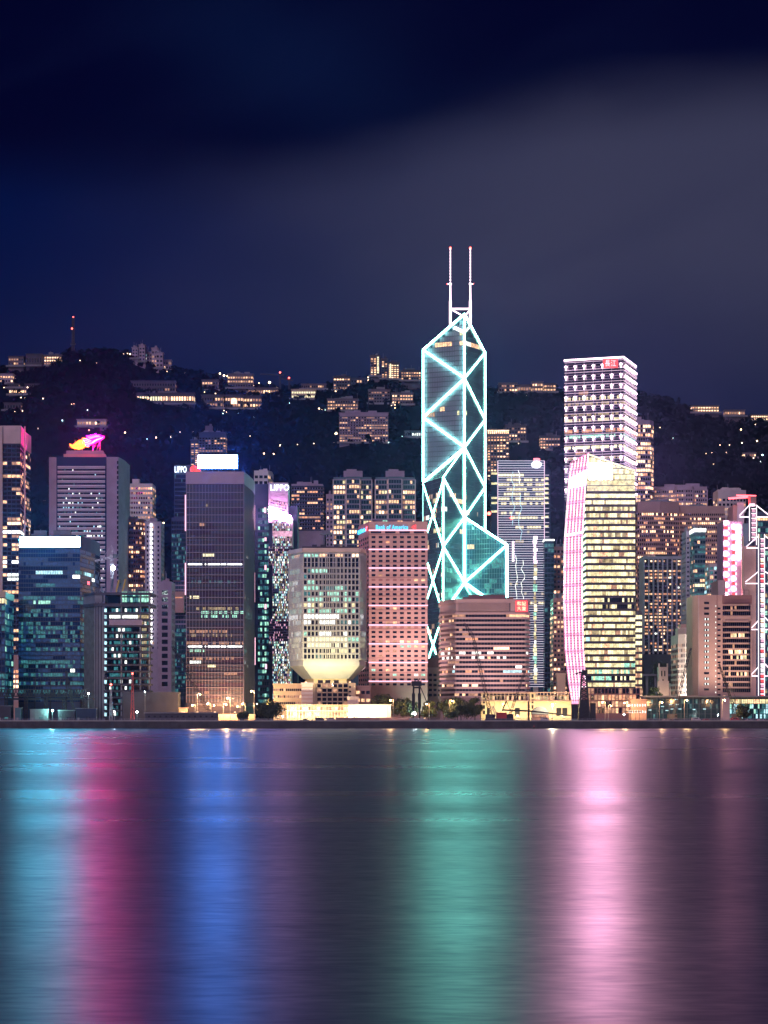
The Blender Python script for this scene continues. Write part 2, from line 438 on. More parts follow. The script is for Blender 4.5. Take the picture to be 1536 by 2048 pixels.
    if roof:
        r = random.Random(seed+99); mb = MB(); x0, x1 = q[0][0], q[-1][0]; w = x1-x0; yb = Yf+depth*.5
        for k in range(3 if w < 25 else 5):
            bw = r.uniform(.12, .3)*w; bx = r.uniform(x0+bw, x1-bw) if w > 2.2*bw else (x0+x1)/2; bh = r.uniform(1.5, 4.5)
            mb.box((bx, yb+r.uniform(-3, 5), zt+bh/2-.05), (bw, r.uniform(4, 9), bh), body if body in ('mauve_wall', 'white_wall', 'grey_wall', 'dark_wall', 'beige_wall') else 'grey_wall')
        for k in range(2):
            ax = r.uniform(x0+1, x1-1); mb.beam((ax, yb, zt), (ax, yb, zt+r.uniform(4, 9)), .25, 'thin_metal')
        mb.build('roof_plant', t)
    t['_'] = 0; del t['_']
    return t, dict(zb=zb, zt=zt, z0=z0, z1=z1, fh=fh, faces=faces, q=q, poly=poly, Yf=Yf)
def panel(parent, name, px0, px1, py0, py1, Y, mat, th=1.0, label=None, frame=None):
    """an upright box seen at those picture edges, th metres thick"""
    b = MB(); x0, x1, z1, z0 = X(px0, Y), X(px1, Y), Z(py0, Y), Z(py1, Y)
    b.box(((x0+x1)/2, Y+th/2, (z0+z1)/2), (x1-x0, th, z1-z0), 'dark_wall')
    b.box(((x0+x1)/2, Y-.02, (z0+z1)/2), (x1-x0-.1, .03, z1-z0-.1), mat)
    o = b.build(name, parent, label=label)
    if frame:
        c = MB(); g = .35
        c.box(((x0+x1)/2, Y+th/2, z1+g/2), (x1-x0+2*g, th*1.1, g), frame); c.box(((x0+x1)/2, Y+th/2, z0-g/2), (x1-x0+2*g, th*1.1, g), frame)
        c.box((x0-g/2, Y+th/2, (z0+z1)/2), (g, th*1.1, z1-z0), frame); c.box((x1+g/2, Y+th/2, (z0+z1)/2), (g, th*1.1, z1-z0), frame)
        c.box(((x0+x1)/2, Y+th*1.3, (z0+z1)/2), (x1-x0, th*.5, z1-z0), frame)
        c.build('sign_frame', o)
    return o
def lattice(mb, a, b, w0, w1, n, m, t=.22):
    """square lattice girder from a to b"""
    a, b = Vector(a), Vector(b); d = (b-a).normalized(); u = d.cross(Vector((0, 1, 0)))
    if u.length < .2: u = d.cross(Vector((1, 0, 0)))
    u.normalize(); v = d.cross(u)
    R = []
    for k in range(n+1):
        p = a+(b-a)*k/n; w = (w0+(w1-w0)*k/n)/2; R.append([p+u*w*i+v*w*j for i, j in ((-1, -1), (1, -1), (1, 1), (-1, 1))])
    for k in range(n):
        for c in range(4):
            mb.beam(R[k][c], R[k+1][c], t, m); c2 = (c+1) % 4
            mb.beam(R[k][c], R[k+1][c2] if k % 2 else R[k+1][c2], t*.7, m)
            if k % 2 == 0: mb.beam(R[k][c], R[k][c2], t*.7, m)
# ------------------------------------------------------------------ the tall tower of light tubes
def prism_tower():
    Y = 1800.0
    C = (X(929, Y), Y); s = Y/F
    Fp = (C[0]-17.6, Y-32.3); R = (C[0]+32.3, Y-17.6); Lp = (C[0]-32.3, Y+17.6); B = (C[0]+17.6, Y+32.3)
    t = thing('prism_tower', 'tallest tower, glass prisms edged with crossing pale teal light tubes, twin masts on top', 'skyscraper', (C[0], Y, GZ))
    def z(py, p): return Z(py, p[1])
    z0 = GZ-.2
    # four triangular prisms round the centre, each with its own slanting top
    quads = [(Lp, C, B, (700, 628, 706)), (Lp, Fp, C, (965, 955, 895)), (C, R, B, (1035, 1090, 1100)), (Fp, R, C, (1225, 1225, 1165))]
    b = MB()
    for a, c, d, py in quads: b.prism([a, c, d], z0, [z(py[0], a), z(py[1], c), z(py[2], d)], 'glass')
    b.build('wall', t)
    fh = 3.9
    faces = [  # a, b, top py at a and b, bottom py at a and b, lit-glass kind
        (Lp, C, (700, 628), (965, 895), 'glass_reflection_grey'), (C, B, (628, 706), (1035, 1100), 'glass_night'),  # left face panes greyer: a brighter reflection is put into their colour
        (Lp, Fp, (965, 955), (1400, 1400), 'glass'), (Fp, C, (955, 895), (1225, 1165), 'glass_night'),
        (C, R, (1035, 1090), (1165, 1225), 'glass_night'), (Fp, R, (1225, 1225), (1400, 1400), 'glass_night'), (R, B, (1090, 1100), (1400, 1400), 'glass_navy')]
    r = random.Random(5); floors = {}
    for a, c, tp, bt, g in faces:
        ln = math.hypot(c[0]-a[0], c[1]-a[1]); a2, c2 = offs(a, c, .1); n = int(ln/2.1)
        for i in range(0, 84):
            zc = GZ+6+i*fh; lo, hi = zc-fh*.43, zc+fh*.43
            if i not in floors: floors[i] = MB()
            mb = floors[i]; run = None
            special = {(-1)}
            for k in range(n):
                u0, u1 = (k+.07)/n, (k+.93)/n
                zt0 = z(tp[0], a)+(z(tp[1], c)-z(tp[0], a))*u0; zt1 = z(tp[0], a)+(z(tp[1], c)-z(tp[0], a))*u1
                zb0 = max(z0, z(bt[0], a)+(z(bt[1], c)-z(bt[0], a))*u0)
                if min(zt0, zt1)-1.0 < hi or zb0 > lo: run = None; continue
                if run is None or r.random() > .7:
                    x = r.random(); py = HZ-(zc-CAMH)/Y*F
                    p = .006
                    if abs(py-690) < 5.2: p = .75
                    elif abs(py-822) < 5.2: p = .3
                    elif abs(py-843) < 5.2: p = .15
                    elif abs(py-1020) < 5: p = .35
                    elif g == 'glass' : p = .16
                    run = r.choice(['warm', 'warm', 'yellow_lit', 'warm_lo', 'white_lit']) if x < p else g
                    if g == 'glass_night' and run == g and 1120 < py < 1200 and r.random() < .4: run = 'teal_lit'  # teal glow put into panes as glints of the tubes
                m = run
                pa = (a2[0]+(c2[0]-a2[0])*u0, a2[1]+(c2[1]-a2[1])*u0); pb = (a2[0]+(c2[0]-a2[0])*u1, a2[1]+(c2[1]-a2[1])*u1)
                mb.quad((*pa, lo), (*pb, lo), (*pb, hi), (*pa, hi), m)
    for i, mb in floors.items(): mb.build('window_band', t)
    # frame of fine mullions between panes
    mb = MB()
    for a, c, tp, bt, g in faces:
        ln = math.hypot(c[0]-a[0], c[1]-a[1]); n = int(ln/2.1)
        for k in range(n+1):
            u = k/n; p = (a[0]+(c[0]-a[0])*u, a[1]+(c[1]-a[1])*u); q, _ = offs(p, (p[0]+(c[0]-a[0]), p[1]+(c[1]-a[1])), .15)
            zt = z(tp[0], a)+(z(tp[1], c)-z(tp[0], a))*u; zb = max(z0, z(bt[0], a)+(z(bt[1], c)-z(bt[0], a))*u)
            mb.beam((*q, zb), (*q, zt-.5), .28, 'grid_metal')
    mb.build('mullions', t)
    mb = MB()
    for a, c, tp, bt, g in faces:
        a2, c2 = offs(a, c, .12)
        for i in range(84):
            zc = GZ+6+(i+.5)*fh
            us = [k/24 for k in range(25)]
            ok = [u for u in us if z(tp[0], a)+(z(tp[1], c)-z(tp[0], a))*u > zc and z(bt[0], a)+(z(bt[1], c)-z(bt[0], a))*u < zc]
            if len(ok) > 1:
                u0, u1 = ok[0], ok[-1]
                mb.beam((a2[0]+(c2[0]-a2[0])*u0, a2[1]+(c2[1]-a2[1])*u0, zc), (a2[0]+(c2[0]-a2[0])*u1, a2[1]+(c2[1]-a2[1])*u1, zc), .3, 'grid_metal')
    mb.build('floor_lines', t)
    # light tubes
    def o(p, d=1.2):   # pushed a little out from the centre towards the camera side
        return p
    def tube(a, pa, c, pc, w=2.0, m=None, face=None):
        m = m or ('tube_teal_low' if (pa+pc)/2 > 1000 else 'tube_teal')
        A = Vector((a[0], a[1], z(pa, a))); Bv = Vector((c[0], c[1], z(pc, c))); n = Vector((0, -1.3, 0))
        q = MB(); q.beam(A+n, Bv+n, w*.56, m, n=8); q.build('light_tube', t)
    CB = C
    tube(CB, 628, CB, 895, 2.1); tube(CB, 895, CB, 1165, 2.5)
    tube(Lp, 700, Lp, 965, 1.7); tube(B, 706, B, 1068, 1.7)
    tube(Lp, 700, CB, 628, 2.2); tube(B, 706, CB, 628, 2.0)
    for (a, c) in ((700, 757), (835, 757), (835, 895), (965, 895)): tube(Lp, a, CB, c, 2.0)
    for (a, c) in ((706, 757), (840, 757), (840, 895), (975, 895), (975, 1035)): tube(B, a, CB, c, 1.9)
    tube(Fp, 955, CB, 895, 1.6); tube(Fp, 955, CB, 1035, 1.9); tube(Fp, 1093, CB, 1035, 2.2); tube(Fp, 1093, CB, 1165, 2.1); tube(Fp, 1228, CB, 1165, 2.3)
    tube(Fp, 955, Fp, 1262, 2.0); tube(Lp, 975, Lp, 1320, 1.1, 'tube_teal_thin')
    tube(CB, 1035, R, 1090, 2.6); tube(R, 1090, CB, 1165, 2.4); tube(CB, 1165, R, 1226, 2.6); tube(R, 1090, R, 1240, 3.0)
    tube(Lp, 968, Fp, 1093, 1.3); tube(Fp, 962, Lp, 1093, 1.3)
    tube(Lp, 1098, Fp, 1228, 1.3); tube(Fp, 1096, Lp, 1225, 1.3); tube(Lp, 1228, Fp, 1352, 1.3); tube(Fp, 1228, Lp, 1352, 1.3)
    # twin masts with their base frame
    for px in (901, 941):
        x = X(px, Y); q = MB(); d = -1 if px < 920 else 1
        q.beam((x, Y+4, Z(650, Y)), (x, Y+4, Z(600, Y)), 2.0, 'tube_pinkwhite', n=8)
        q.beam((x, Y+4, Z(600, Y)), (x, Y+4, Z(566, Y)), 1.5, 'tube_pinkwhite', 1.2, n=8)
        zz = Z(566, Y); k = 0
        while zz < Z(496, Y):
            q.beam((x, Y+4, zz), (x, Y+4, zz+1.5), 1.1-.006*k, 'tube_pinkwhite', n=6); q.beam((x, Y+4, zz+1.5), (x, Y+4, zz+2.4), .4, 'pale_metal', n=6); zz += 2.4; k += 1
        q.beam((x-1.2*d, Y+4, Z(566, Y)), (x+2.2*d, Y+4, Z(566, Y)), .7, 'tube_pinkwhite', n=6)
        m_ = q.build('mast', t)
        q = MB(); q.ball((x, Y+4, Z(494, Y)), .9, 'beacon_red'); q.ball((x+2.4*d, Y+4, Z(566, Y)), .4, 'beacon_red'); q.build('beacon', m_)
    q = MB(); xa, xb = X(901, Y), X(942, Y); zt = Z(616, Y)
    q.beam((xa, Y+4, zt), (xb, Y+4, zt), 1.5, 'tube_pinkwhite', n=6); q.beam((xa, Y+4, zt), (C[0], Y+3, Z(632, Y)), 1.1, 'tube_pinkwhite', n=6)
    q.beam((xb, Y+4, zt), (C[0], Y+3, Z(632, Y)), 1.1, 'tube_pinkwhite', n=6); q.build('mast_frame', t)
    q = MB(); q.beam(P(908, 655, Y-3), P(928, 664, Y-3), 2.2, 'white_hi'); q.beam(P(932, 662, Y-3), P(938, 655, Y-3), 1.6, 'white_lit'); q.build('roof_light', t)
prism_tower()

DK = 'glass'
# ---- far left
t, i = tower('cream_crowned_tower', 'tall dark glass tower with a blank cream crown at the left edge of the skyline', 'skyscraper', [(-30, 1750), (41, 1750), (50, 1790)], 853,
      (888, 1420), 62, 3.1, [(DK, 0), ('warm', .12), ('warm_lo', .1), ('warm_hi', .03)], (.86, .66), 'navy_wall', crown=('cream_wall', 887, .6), seed=3, run=.4,
      rows={930: (.0, 1, 'warm', .4), 1066: (0, 1, 'white_hi', .9), 1122: (0, 1, 'white_hi', .85), 1150: (0, 1, 'white_lit', .8), 1160: (0, 1, 'white_lit', .6), 1188: (0, 1, 'warm', .5)}, roof=False)
b = MB(); b.box((X(2, 1749), 1748, (i['zb']+i['zt'])/2), (2.6, 1.6, i['zt']-i['zb']), 'cream_wall'); b.box((X(49.5, 1750), 1750, (i['zb']+i['zt'])/2), (.9, 1.4, i['zt']-i['zb']), 'cream_wall'); b.build('pilaster', t)
tower('sliver_office', 'blue glass office block with a yellow lit top storey cut off by the left edge', 'building', [(-40, 1440), (10, 1440), (13, 1460)], 1184, (1195, 1400), 15, 2.2,
      [('glass_blue', 0), ('teal_lit', .3), ('green_lit', .08), ('blue_lit', .3)], (.85, .7), 'navy_wall', crown=('sand_wall', 1195, .4), seed=4, rows={1200: (0, 1, 'yellow_lit', .7)}, roof=False)
tower('pale_lobby_block', 'small pale block with bright orange rooms between two glass towers at the left', 'building', [(15, 1600), (39, 1600)], 1310, (1338, 1378), 4, 2.4,
      [(DK, 0), ('warm_hi', .5), ('orange_lit', .3)], (.8, .55), 'beige_wall', seed=6, roof=False)
# ---- blue glass with the big cyan sign
t, i = tower('cyan_sign_tower', 'blue glass tower under a wide glowing cyan white sign', 'skyscraper', [(37, 1500), (160, 1500), (190, 1545)], 1071, (1098, 1405), 36, 1.55,
      [('glass_blue', 0), ('blue_lit', .4), ('teal_lit', .03)], (.86, .8), 'navy_wall', seed=8, run=.8,
      belts=('dark_wall', .14, .18), rows={1130: (0, 1, 'blue_lit', .9), 1141: (.3, .72, 'cyan_lit', .95), 1152: (.8, 1, 'white_hi', .6), 1164: (.5, .62, 'led_red', .25), 1200: (.1, .6, 'teal_lit', .7),
      1208: (.25, .55, 'green_lit', .5), 1218: (.2, .5, 'teal_lit', .8), 1228: (.1, .8, 'teal_lit', .6), 1245: (0, .9, 'teal_lit', .5), 1255: (0, 1, 'teal_lit', .5), 1265: (0, 1, 'teal_lit', .5), 1275: (.0, 1, 'teal_lit', .45), 1285: (0, 1, 'teal_lit', .5),  # some of these green and teal panes draw lamps mirrored in the glass
      1300: (.1, 1, 'teal_lit', .5), 1310: (0, 1, 'blue_lit', .9), 1320: (0, .9, 'teal_lit', .5), 1335: (.1, .9, 'teal_lit', .5), 1350: (.1, 1, 'teal_lit', .7), 1365: (0, 1, 'teal_lit', .6), 1380: (0, 1, 'teal_lit', .6), 1340: (.8, .9, 'white_lit', .5)})
panel(t, 'sign_board', 39, 160, 1074, 1094, 1497.5, 'sign_cyan', 1.6, frame='dark_wall')
# ---- the tower with the neon flame
t, i = tower('flame_sign_tower', 'mauve tower of horizontal bands between blank side piers, neon flame on its roof', 'skyscraper', [(98, 1800), (113, 1800), (213, 1800), (237, 1800), (250, 1826)], 914,
      (914, 1400), 51, 2.2, [(DK, 0), ('glass', 1)], (.9, .5), 'mauve_wall', skip=set(range(51)), roof=False, depth=35)
def flame_tower(t):
    Y = 1800; rnd = random.Random(12); q = MB(); x0, x1 = X(113, Y), X(213, Y); q.box(((x0+x1)/2, Y-.1, (Z(914, Y)+GZ)/2), (x1-x0, .5, Z(914, Y)-GZ), 'glass_blue'); q.build('curtain_wall', t)
    lines = MB(); k = 0; py = 934
    while py < 1300:
        lines.box(((x0+x1)/2, Y-1.0, Z(py, Y)), (x1-x0-2, 1.4, 1.15), 'pale_metal'); lines.box(((x0+x1)/2, Y-.9, Z(py+3.1, Y)), (x1-x0-2, 1.2, .5), 'pale_metal')
        w = MB(); n = 34; pr = {5: .35, 6: .2, 7: .35, 8: .6, 9: .3, 12: .3, 13: .4, 14: .7, 17: .5, 19: .5, 20: .3, 21: .6, 23: .6}.get(k, .08)
        for j in range(n):
            u0 = x0+2+(x1-x0-4)*(j+.1)/n; u1 = x0+2+(x1-x0-4)*(j+.9)/n
            m = rnd.choice(['cyan_lit', 'white_lit', 'teal_lit', 'blue_lit']) if rnd.random() < pr else 'glass'
            w.quad((u0, Y-.42, Z(py+8.5, Y)), (u1, Y-.42, Z(py+8.5, Y)), (u1, Y-.42, Z(py+4.6, Y)), (u0, Y-.42, Z(py+4.6, Y)), m)
        w.build('window_band', t); py += 9.4; k += 1
    lines.build('spandrels', t)
    q = MB()   # narrow slit windows down the right pier
    py = 925
    while py < 1300:
        q.box((X(237, Y)-.6, Y-.1, Z(py, Y)), (1.1, .5, 2.4), 'glass'); py += 10
    q.build('slit_windows', t)
    q = MB(); q.prism([(X(126, Y), Y+3), (X(210, Y), Y+3), (X(206, Y), Y+24), (X(130, Y), Y+24)], Z(914, Y), Z(907, Y), 'pink_wall')
    q.prism([(X(131, Y), Y+4), (X(205, Y), Y+4), (X(202, Y), Y+22), (X(134, Y), Y+22)], Z(907, Y), Z(900, Y), 'mauve_wall'); q.build('roof_block', t)
    q = MB()
    for px in (150, 165, 186, 200): q.beam(P(px, 902, Y+7), P(px, 880, Y+7), .5, 'thin_metal')
    for px in (186, 193): q.beam(P(px, 901, Y+7), P(px+7, 882, Y+7), .3, 'thin_metal')
    fr = q.build('sign_frame', t)
    q = MB(); c = P(173, 884, Y+6.2); n = 20  # added board: stops the neon spilling onto flats behind and catches its glow
    ring = [c+Vector((14.5*math.cos(a)+0, 0, 3.3*math.sin(a)+14.5*math.cos(a)*.28)) for a in [2*math.pi*e/n for e in range(n)]]
    q.poly(ring, 'dark_wall'); q.poly([p+Vector((0, .8, 0)) for p in reversed(ring)], 'dark_wall')
    for e in range(n): q.quad(ring[e], ring[e]+Vector((0, .8, 0)), ring[(e+1) % n]+Vector((0, .8, 0)), ring[(e+1) % n], 'dark_wall')
    q.build('neon_spill_board', t)
    def stroke(pts, ws, m, name):
        q = MB(); P_ = [P(a, c, Y+5) for a, c in pts]
        n = 6; cur = []
        for s in range(len(P_)-1):
            p0 = P_[max(0, s-1)]; p1 = P_[s]; p2 = P_[s+1]; p3 = P_[min(len(P_)-1, s+2)]
            for e in range(n):
                u = e/n; cur.append((.5*((2*p1)+(-p0+p2)*u+(2*p0-5*p1+4*p2-p3)*u*u+(-p0+3*p1-3*p2+p3)*u**3), ws[s]+(ws[s+1]-ws[s])*u))
        cur.append((P_[-1], ws[-1]))
        for (a, wa), (c, wc) in zip(cur, cur[1:]): q.beam(a, c, wa, m, wc, n=6)
        q.build(name, t)
    stroke([(139, 888), (146, 893), (155, 891), (162, 886), (169, 882)], [.5, 3.2, 6.2, 6.0, 2.5], 'neon_yellow', 'flame_tail')
    stroke([(148, 895), (157, 896.5), (166, 893), (171, 888)], [.6, 2.5, 3, 1], 'neon_yellow', 'flame_tail')
    for k in range(5):
        stroke([(164+k*1.5, 876.5+k*4), (171+k*1, 877+k*4.2), (178-k*.4, 880+k*3.4), (183-k*1.2, 882+k*2.6)], [.5, .9, .9, .4], 'neon_red' if k % 2 else 'neon_yellow', 'flame_stroke')
    for k in range(5):
        stroke([(174+k*4, 872-k*.8), (179+k*4, 876-k), (184+k*3.4, 876-k*1.2), (190+k*3, 873+k*.6)], [.4, .9, .8, .3], 'neon_pink', 'flame_stroke')
    for k in range(4):
        stroke([(180+k*2, 888-k*2), (187+k*2.5, 885-k*2.2), (194+k*3, 880-k*1.2), (202+k*1.6, 878-k*1.6)], [.4, .9, .8, .3], 'neon_red', 'flame_stroke')
flame_tower(t)
RES = [(DK, 0), ('warm', .14), ('warm_lo', .16), ('warm_hi', .06), ('orange_lit', .1), ('white_lit', .02)]
RESD = [(DK, 0), ('warm', .08), ('warm_lo', .12), ('warm_hi', .03), ('orange_lit', .04)]
t, i = tower('white_apartment_tower', 'pale apartment tower with a small roof hut behind the flame sign tower', 'apartment tower', [(252, 2000), (305, 2000)], 967, (972, 1300), 34, 2.0,
      RES, (.6, .45), 'white_wall', seed=22, run=.3, roof=False)
b = MB(); b.box((X(270, 2000), 2010, Z(967, 2000)+2), (6, 8, 5), 'white_wall'); b.build('roof_hut', t)
tower('pink_apartment_tower', 'low lit pink apartment tower tucked behind the flame sign tower', 'apartment tower', [(248, 1850), (276, 1850), (290, 1860)], 1037, (1042, 1300), 27, 1.8, RES, (.6, .5), 'pink_dark', seed=24, run=.3)
t, i = tower('lit_stair_tower', 'grey slab with one bright strip of stairwell lights down its middle', 'apartment tower', [(290, 1840), (322, 1840)], 1043, (1050, 1300), 27, 3.4, [(DK, 0), ('warm_lo', .05)], (.3, .5), 'mauve_wall', seed=26)
b = MB()
for k in range(27): b.box((X(302, 1838), 1839, Z(1050+k*9, 1838)), (1.6, 1.4, 2.4), 'white_hi')
b.build('stairwell_lights', t)
t, i = tower('narrow_slab_block', 'narrow pale slab with one column of square dark windows left of the brown glass tower', 'building', [(316, 1600), (343, 1600)], 1163, (1178, 1375), 14, 7, [(DK, 0), ('glass', 1)], (.55, .62), 'mauve_wall', seed=27, margin=1)

# ---- stepped glass pair with white lettering
def stepped_pair():
    Y = 1750
    t = thing('stepped_glass_tower', 'dark stepped glass tower with a red emblem left of the brown glass tower', 'skyscraper', (X(360, Y), Y, GZ))
    def vol(px0, px1, py0, py1, yo, m='navy_wall'):
        b = MB(); b.prism([(X(px0, Y), Y+yo), (X(px1, Y), Y+yo), (X(px1, Y), Y+30), (X(px0, Y), Y+30)], Z(py1, Y), Z(py0, Y), m); return b
    b = vol(347, 400, 928, 1420, 6)
    for o in (vol(343, 380, 1035, 1160, 0), vol(341, 380, 1255, 1400, 0), vol(345, 380, 1160, 1255, 3, 'mauve_wall')): 
        n = len(b.v); b.v += o.v; b.f += [tuple(k+n for k in f) for f in o.f]; b.m += o.m
    b.build('wall', t)
    r = random.Random(31)
    for k in range(52):
        py = 948+k*8.6
        if 1162 < py < 1250: m0 = 'orange_lit'; pr = .0
        elif 1030 < py < 1060: m0 = None; pr = 0
        else: m0 = 'teal_lit'; pr = .3 if py > 1045 else .03
        b = MB(); x0, x1 = (343.5, 379.5) if py > 1035 else (348, 372); yo = -.15 if (1035 < py < 1160 or py > 1255) else 2.8 if py > 1160 else 5.8; n = 11
        for j in range(n):
            u0, u1 = X(x0+(x1-x0)*(j+.08)/n, Y), X(x0+(x1-x0)*(j+.92)/n, Y)
            b.quad((u0, Y+yo, Z(py+6, Y)), (u1, Y+yo, Z(py+6, Y)), (u1, Y+yo, Z(py, Y)), (u0, Y+yo, Z(py, Y)), m0 if m0 and r.random() < pr else 'glass_teal' if py > 1060 else 'glass')
        b.build('window_band', t)
    b = MB()
    for a, c in ((990, 1062), (1126, 1190)): b.box((X(371.5, Y), Y-1.2, Z((a+c)/2, Y)), (1.0, 1, (c-a)*Y/F), 'led_pink')
    b.build('edge_light', t)
    b = MB(); b.box((X(357, Y), Y-4, Z(1205, Y)), (9.5, 6, 16), 'pink_wall'); b.box((X(356, Y), Y-4.2, Z(1196, Y)), (8, 6, .8), 'orange_lit'); b.build('sky_lobby', t)
    text('LIPPO', P(349.5, 945, Y+5), P(373, 945, Y+5), 12.5*Y/F, 'letter_white', t, dep=1)
    b = MB(); b.ball((X(387, Y), Y+4, Z(938, Y)), 3.1, 'sign_red', 14); b.box((X(392, Y), Y+4, Z(937.5, Y)), (7, 2, 4.4), 'sign_red'); b.build('emblem', t)
    # its twin on the right
    t = thing('stepped_glass_tower', 'stepped glass tower with a blazing magenta screen right of the brown glass tower', 'skyscraper', (X(550, Y), Y, GZ))
    Y = 1700
    b = MB()
    for px0, px1, a, c, yo, m in ((508, 545, 966, 1420, 8, 'navy_wall'), (537, 576, 965, 1045, 0, 'mauve_wall'), (545, 586, 1038, 1095, -4, 'mauve_wall'), (537, 580, 1095, 1130, -2, 'mauve_wall'), (545, 583, 1130, 1240, -4, 'mauve_wall'),
                              (538, 580, 1240, 1290, -2, 'mauve_wall'), (545, 584, 1290, 1420, -4, 'mauve_wall'), (576, 594, 1010, 1420, 10, 'navy_wall')):
        b.prism([(X(px0, Y), Y+yo), (X(px1, Y), Y+yo), (X(px1, Y), Y+32), (X(px0, Y), Y+32)], Z(c, Y), Z(a, Y), m)
    b.build('wall', t)
    for py in range(1002, 1415, 5):
        b = MB(); yo = -4.2 if (1038 < py < 1095 or 1130 < py < 1240 or py > 1290) else -2.2 if py > 1095 else -.2
        xa, xc = (546, 583) if yo < -4 else (538, 575 if py < 1045 else 579); n = 26
        for j in range(n):
            u0, u1 = X(xa+(xc-xa)*(j+.05)/n, Y), X(xa+(xc-xa)*(j+.95)/n, Y); z = Z(py+(j/n*8 if py < 1040 else 0), Y)
            if 1100 < py < 1106 or 1245 < py < 1287: m = 'glass_purple' if r.random() < .85 else 'pink_lit'
            elif py < 1015: m = r.choice(['pink_lit', 'pink_lit', 'glass_purple', 'warm_lo'])
            else: m = r.choices(['yellow_lo', 'pink_lit', 'cyan_lit', 'green_lit', 'glass_purple', 'white_lit', 'blue_lit'], [3, 2.4 if py < 1100 else .7, 1.2, 1, 4, 1.2, 3])[0]
            b.quad((u0, Y+yo, z), (u1, Y+yo, z), (u1, Y+yo, z+1.35), (u0, Y+yo, z+1.35), m)
        b.build('window_band', t)
    for py in range(1015, 1400, 12):
        b = MB()
        for j in range(5):
            u0 = X(515+j*4.4, Y); b.quad((u0, Y+7.8, Z(py+7, Y)), (u0+1.3, Y+7.8, Z(py+7, Y)), (u0+1.3, Y+7.8, Z(py, Y)), (u0, Y+7.8, Z(py, Y)), r.choice(['teal_lit', 'green_lit', 'teal_lit', 'glass_teal']))
        b.build('window_band', t)
    b = MB()
    for i_ in range(9): b.box((X(541+i_*5, Y), Y-4.9, Z(1025+i_*1.8, Y)), (5*Y/F, 1.2, (22-i_)*.36), 'screen_magenta')
    b.build('led_screen', t)
    panel(t, 'led_screen', 546, 585, 1062, 1073, Y-4.8, 'pink_lit', .4)
    for a, c, x in ((1010, 1060, 506), (1145, 1205, 506), (1275, 1330, 507), (1015, 1026, 528), (1075, 1082, 529), (1130, 1140, 529), (1208, 1218, 529), (1328, 1338, 530)): panel(t, 'edge_light', x, x+4, a, c, Y+2, 'led_pink', 5)
    text('LIPPO', P(541, 981, Y-.6), P(578, 983, Y-.6), 12*Y/F, 'letter_white', t, dep=1)
    text('O', P(503, 981, Y+6), P(509, 982, Y+6), 12*Y/F, 'letter_white', t, dep=1)
stepped_pair()
# ---- brown glass tower
BR = [('glass_navy', 0), ('glass_purple', .2), ('warm_lo', .01)]
bz = {}
for py, a in {1014: (.3, .5, 'yellow_lo', .2), 1108: (.28, .48, 'yellow_hi', .95), 1193: (.05, .25, 'yellow_hi', .9), 1160: (.1, .9, 'teal_lit', .3), 1226: (.25, 1, 'green_lit', .75), 1214: (.1, .8, 'yellow_lo', .3), 1234: (.2, .9, 'green_lit', .5),
              1262: (.05, .7, 'warm_lo', .7), 1304: (.05, .3, 'green_lit', .7), 1283: (.1, 1, 'warm_lo', .5), 1325: (.05, .25, 'white_lit', .9), 1335: (.38, .5, 'yellow_hi', .9), 1219: (.3, .9, 'yellow_lo', .5), 1270: (.1, .9, 'yellow_lo', .4), 1313: (.1, .9, 'warm_lo', .4)}.items(): bz[py] = a
t, i = tower('brown_glass_tower', 'tall brown glass office tower under a blue white glowing billboard', 'skyscraper', [(373, 1520), (487, 1520), (504, 1568)], 945, (969, 1412), 58, 1.05, BR, (.8, .74), 'dark_wall', seed=40, run=.85,
      rows=bz, crown=('mauve_wall', 968, .5), belts=('glass_bronze', .22, .1), fins=('thin_metal', .22, .3, 2.1, 969, 1405))
b = MB()
for py in range(985, 1400, 15): b.box((X(430, 1520), 1519.2, Z(py, 1520)), (X(487, 1520)-X(373, 1520), .7, .35), 'thin_metal')
b.build('floor_lines', t)
b = MB()
for py in (1128.5, 1293):
    for a, c in ((376, 404), (410, 412), (416, 440), (442, 452), (455, 484)): b.box((X((a+c)/2, 1519), 1518.8, Z(py, 1519)), ((c-a)*1519/F, .5, .9), 'white_hi')
b.build('service_floor_lights', t)
panel(t, 'sign_board', 396, 475, 910, 937, 1524, 'sign_blue', 2.2, frame='dark_wall')
b = MB()
for px in (402, 425, 437, 469): b.beam(P(px, 947, 1527), P(px, 934, 1527), .6, 'thin_metal')
b.build('sign_posts', t)
tower('roof_hut_apartment', 'small pale apartment top peeping over the stepped glass tower', 'apartment tower', [(508, 2050), (536, 2050), (544, 2060)], 941, (948, 1200), 22, 3.2, RES, (.7, .5), 'white_wall', seed=43, run=.3)
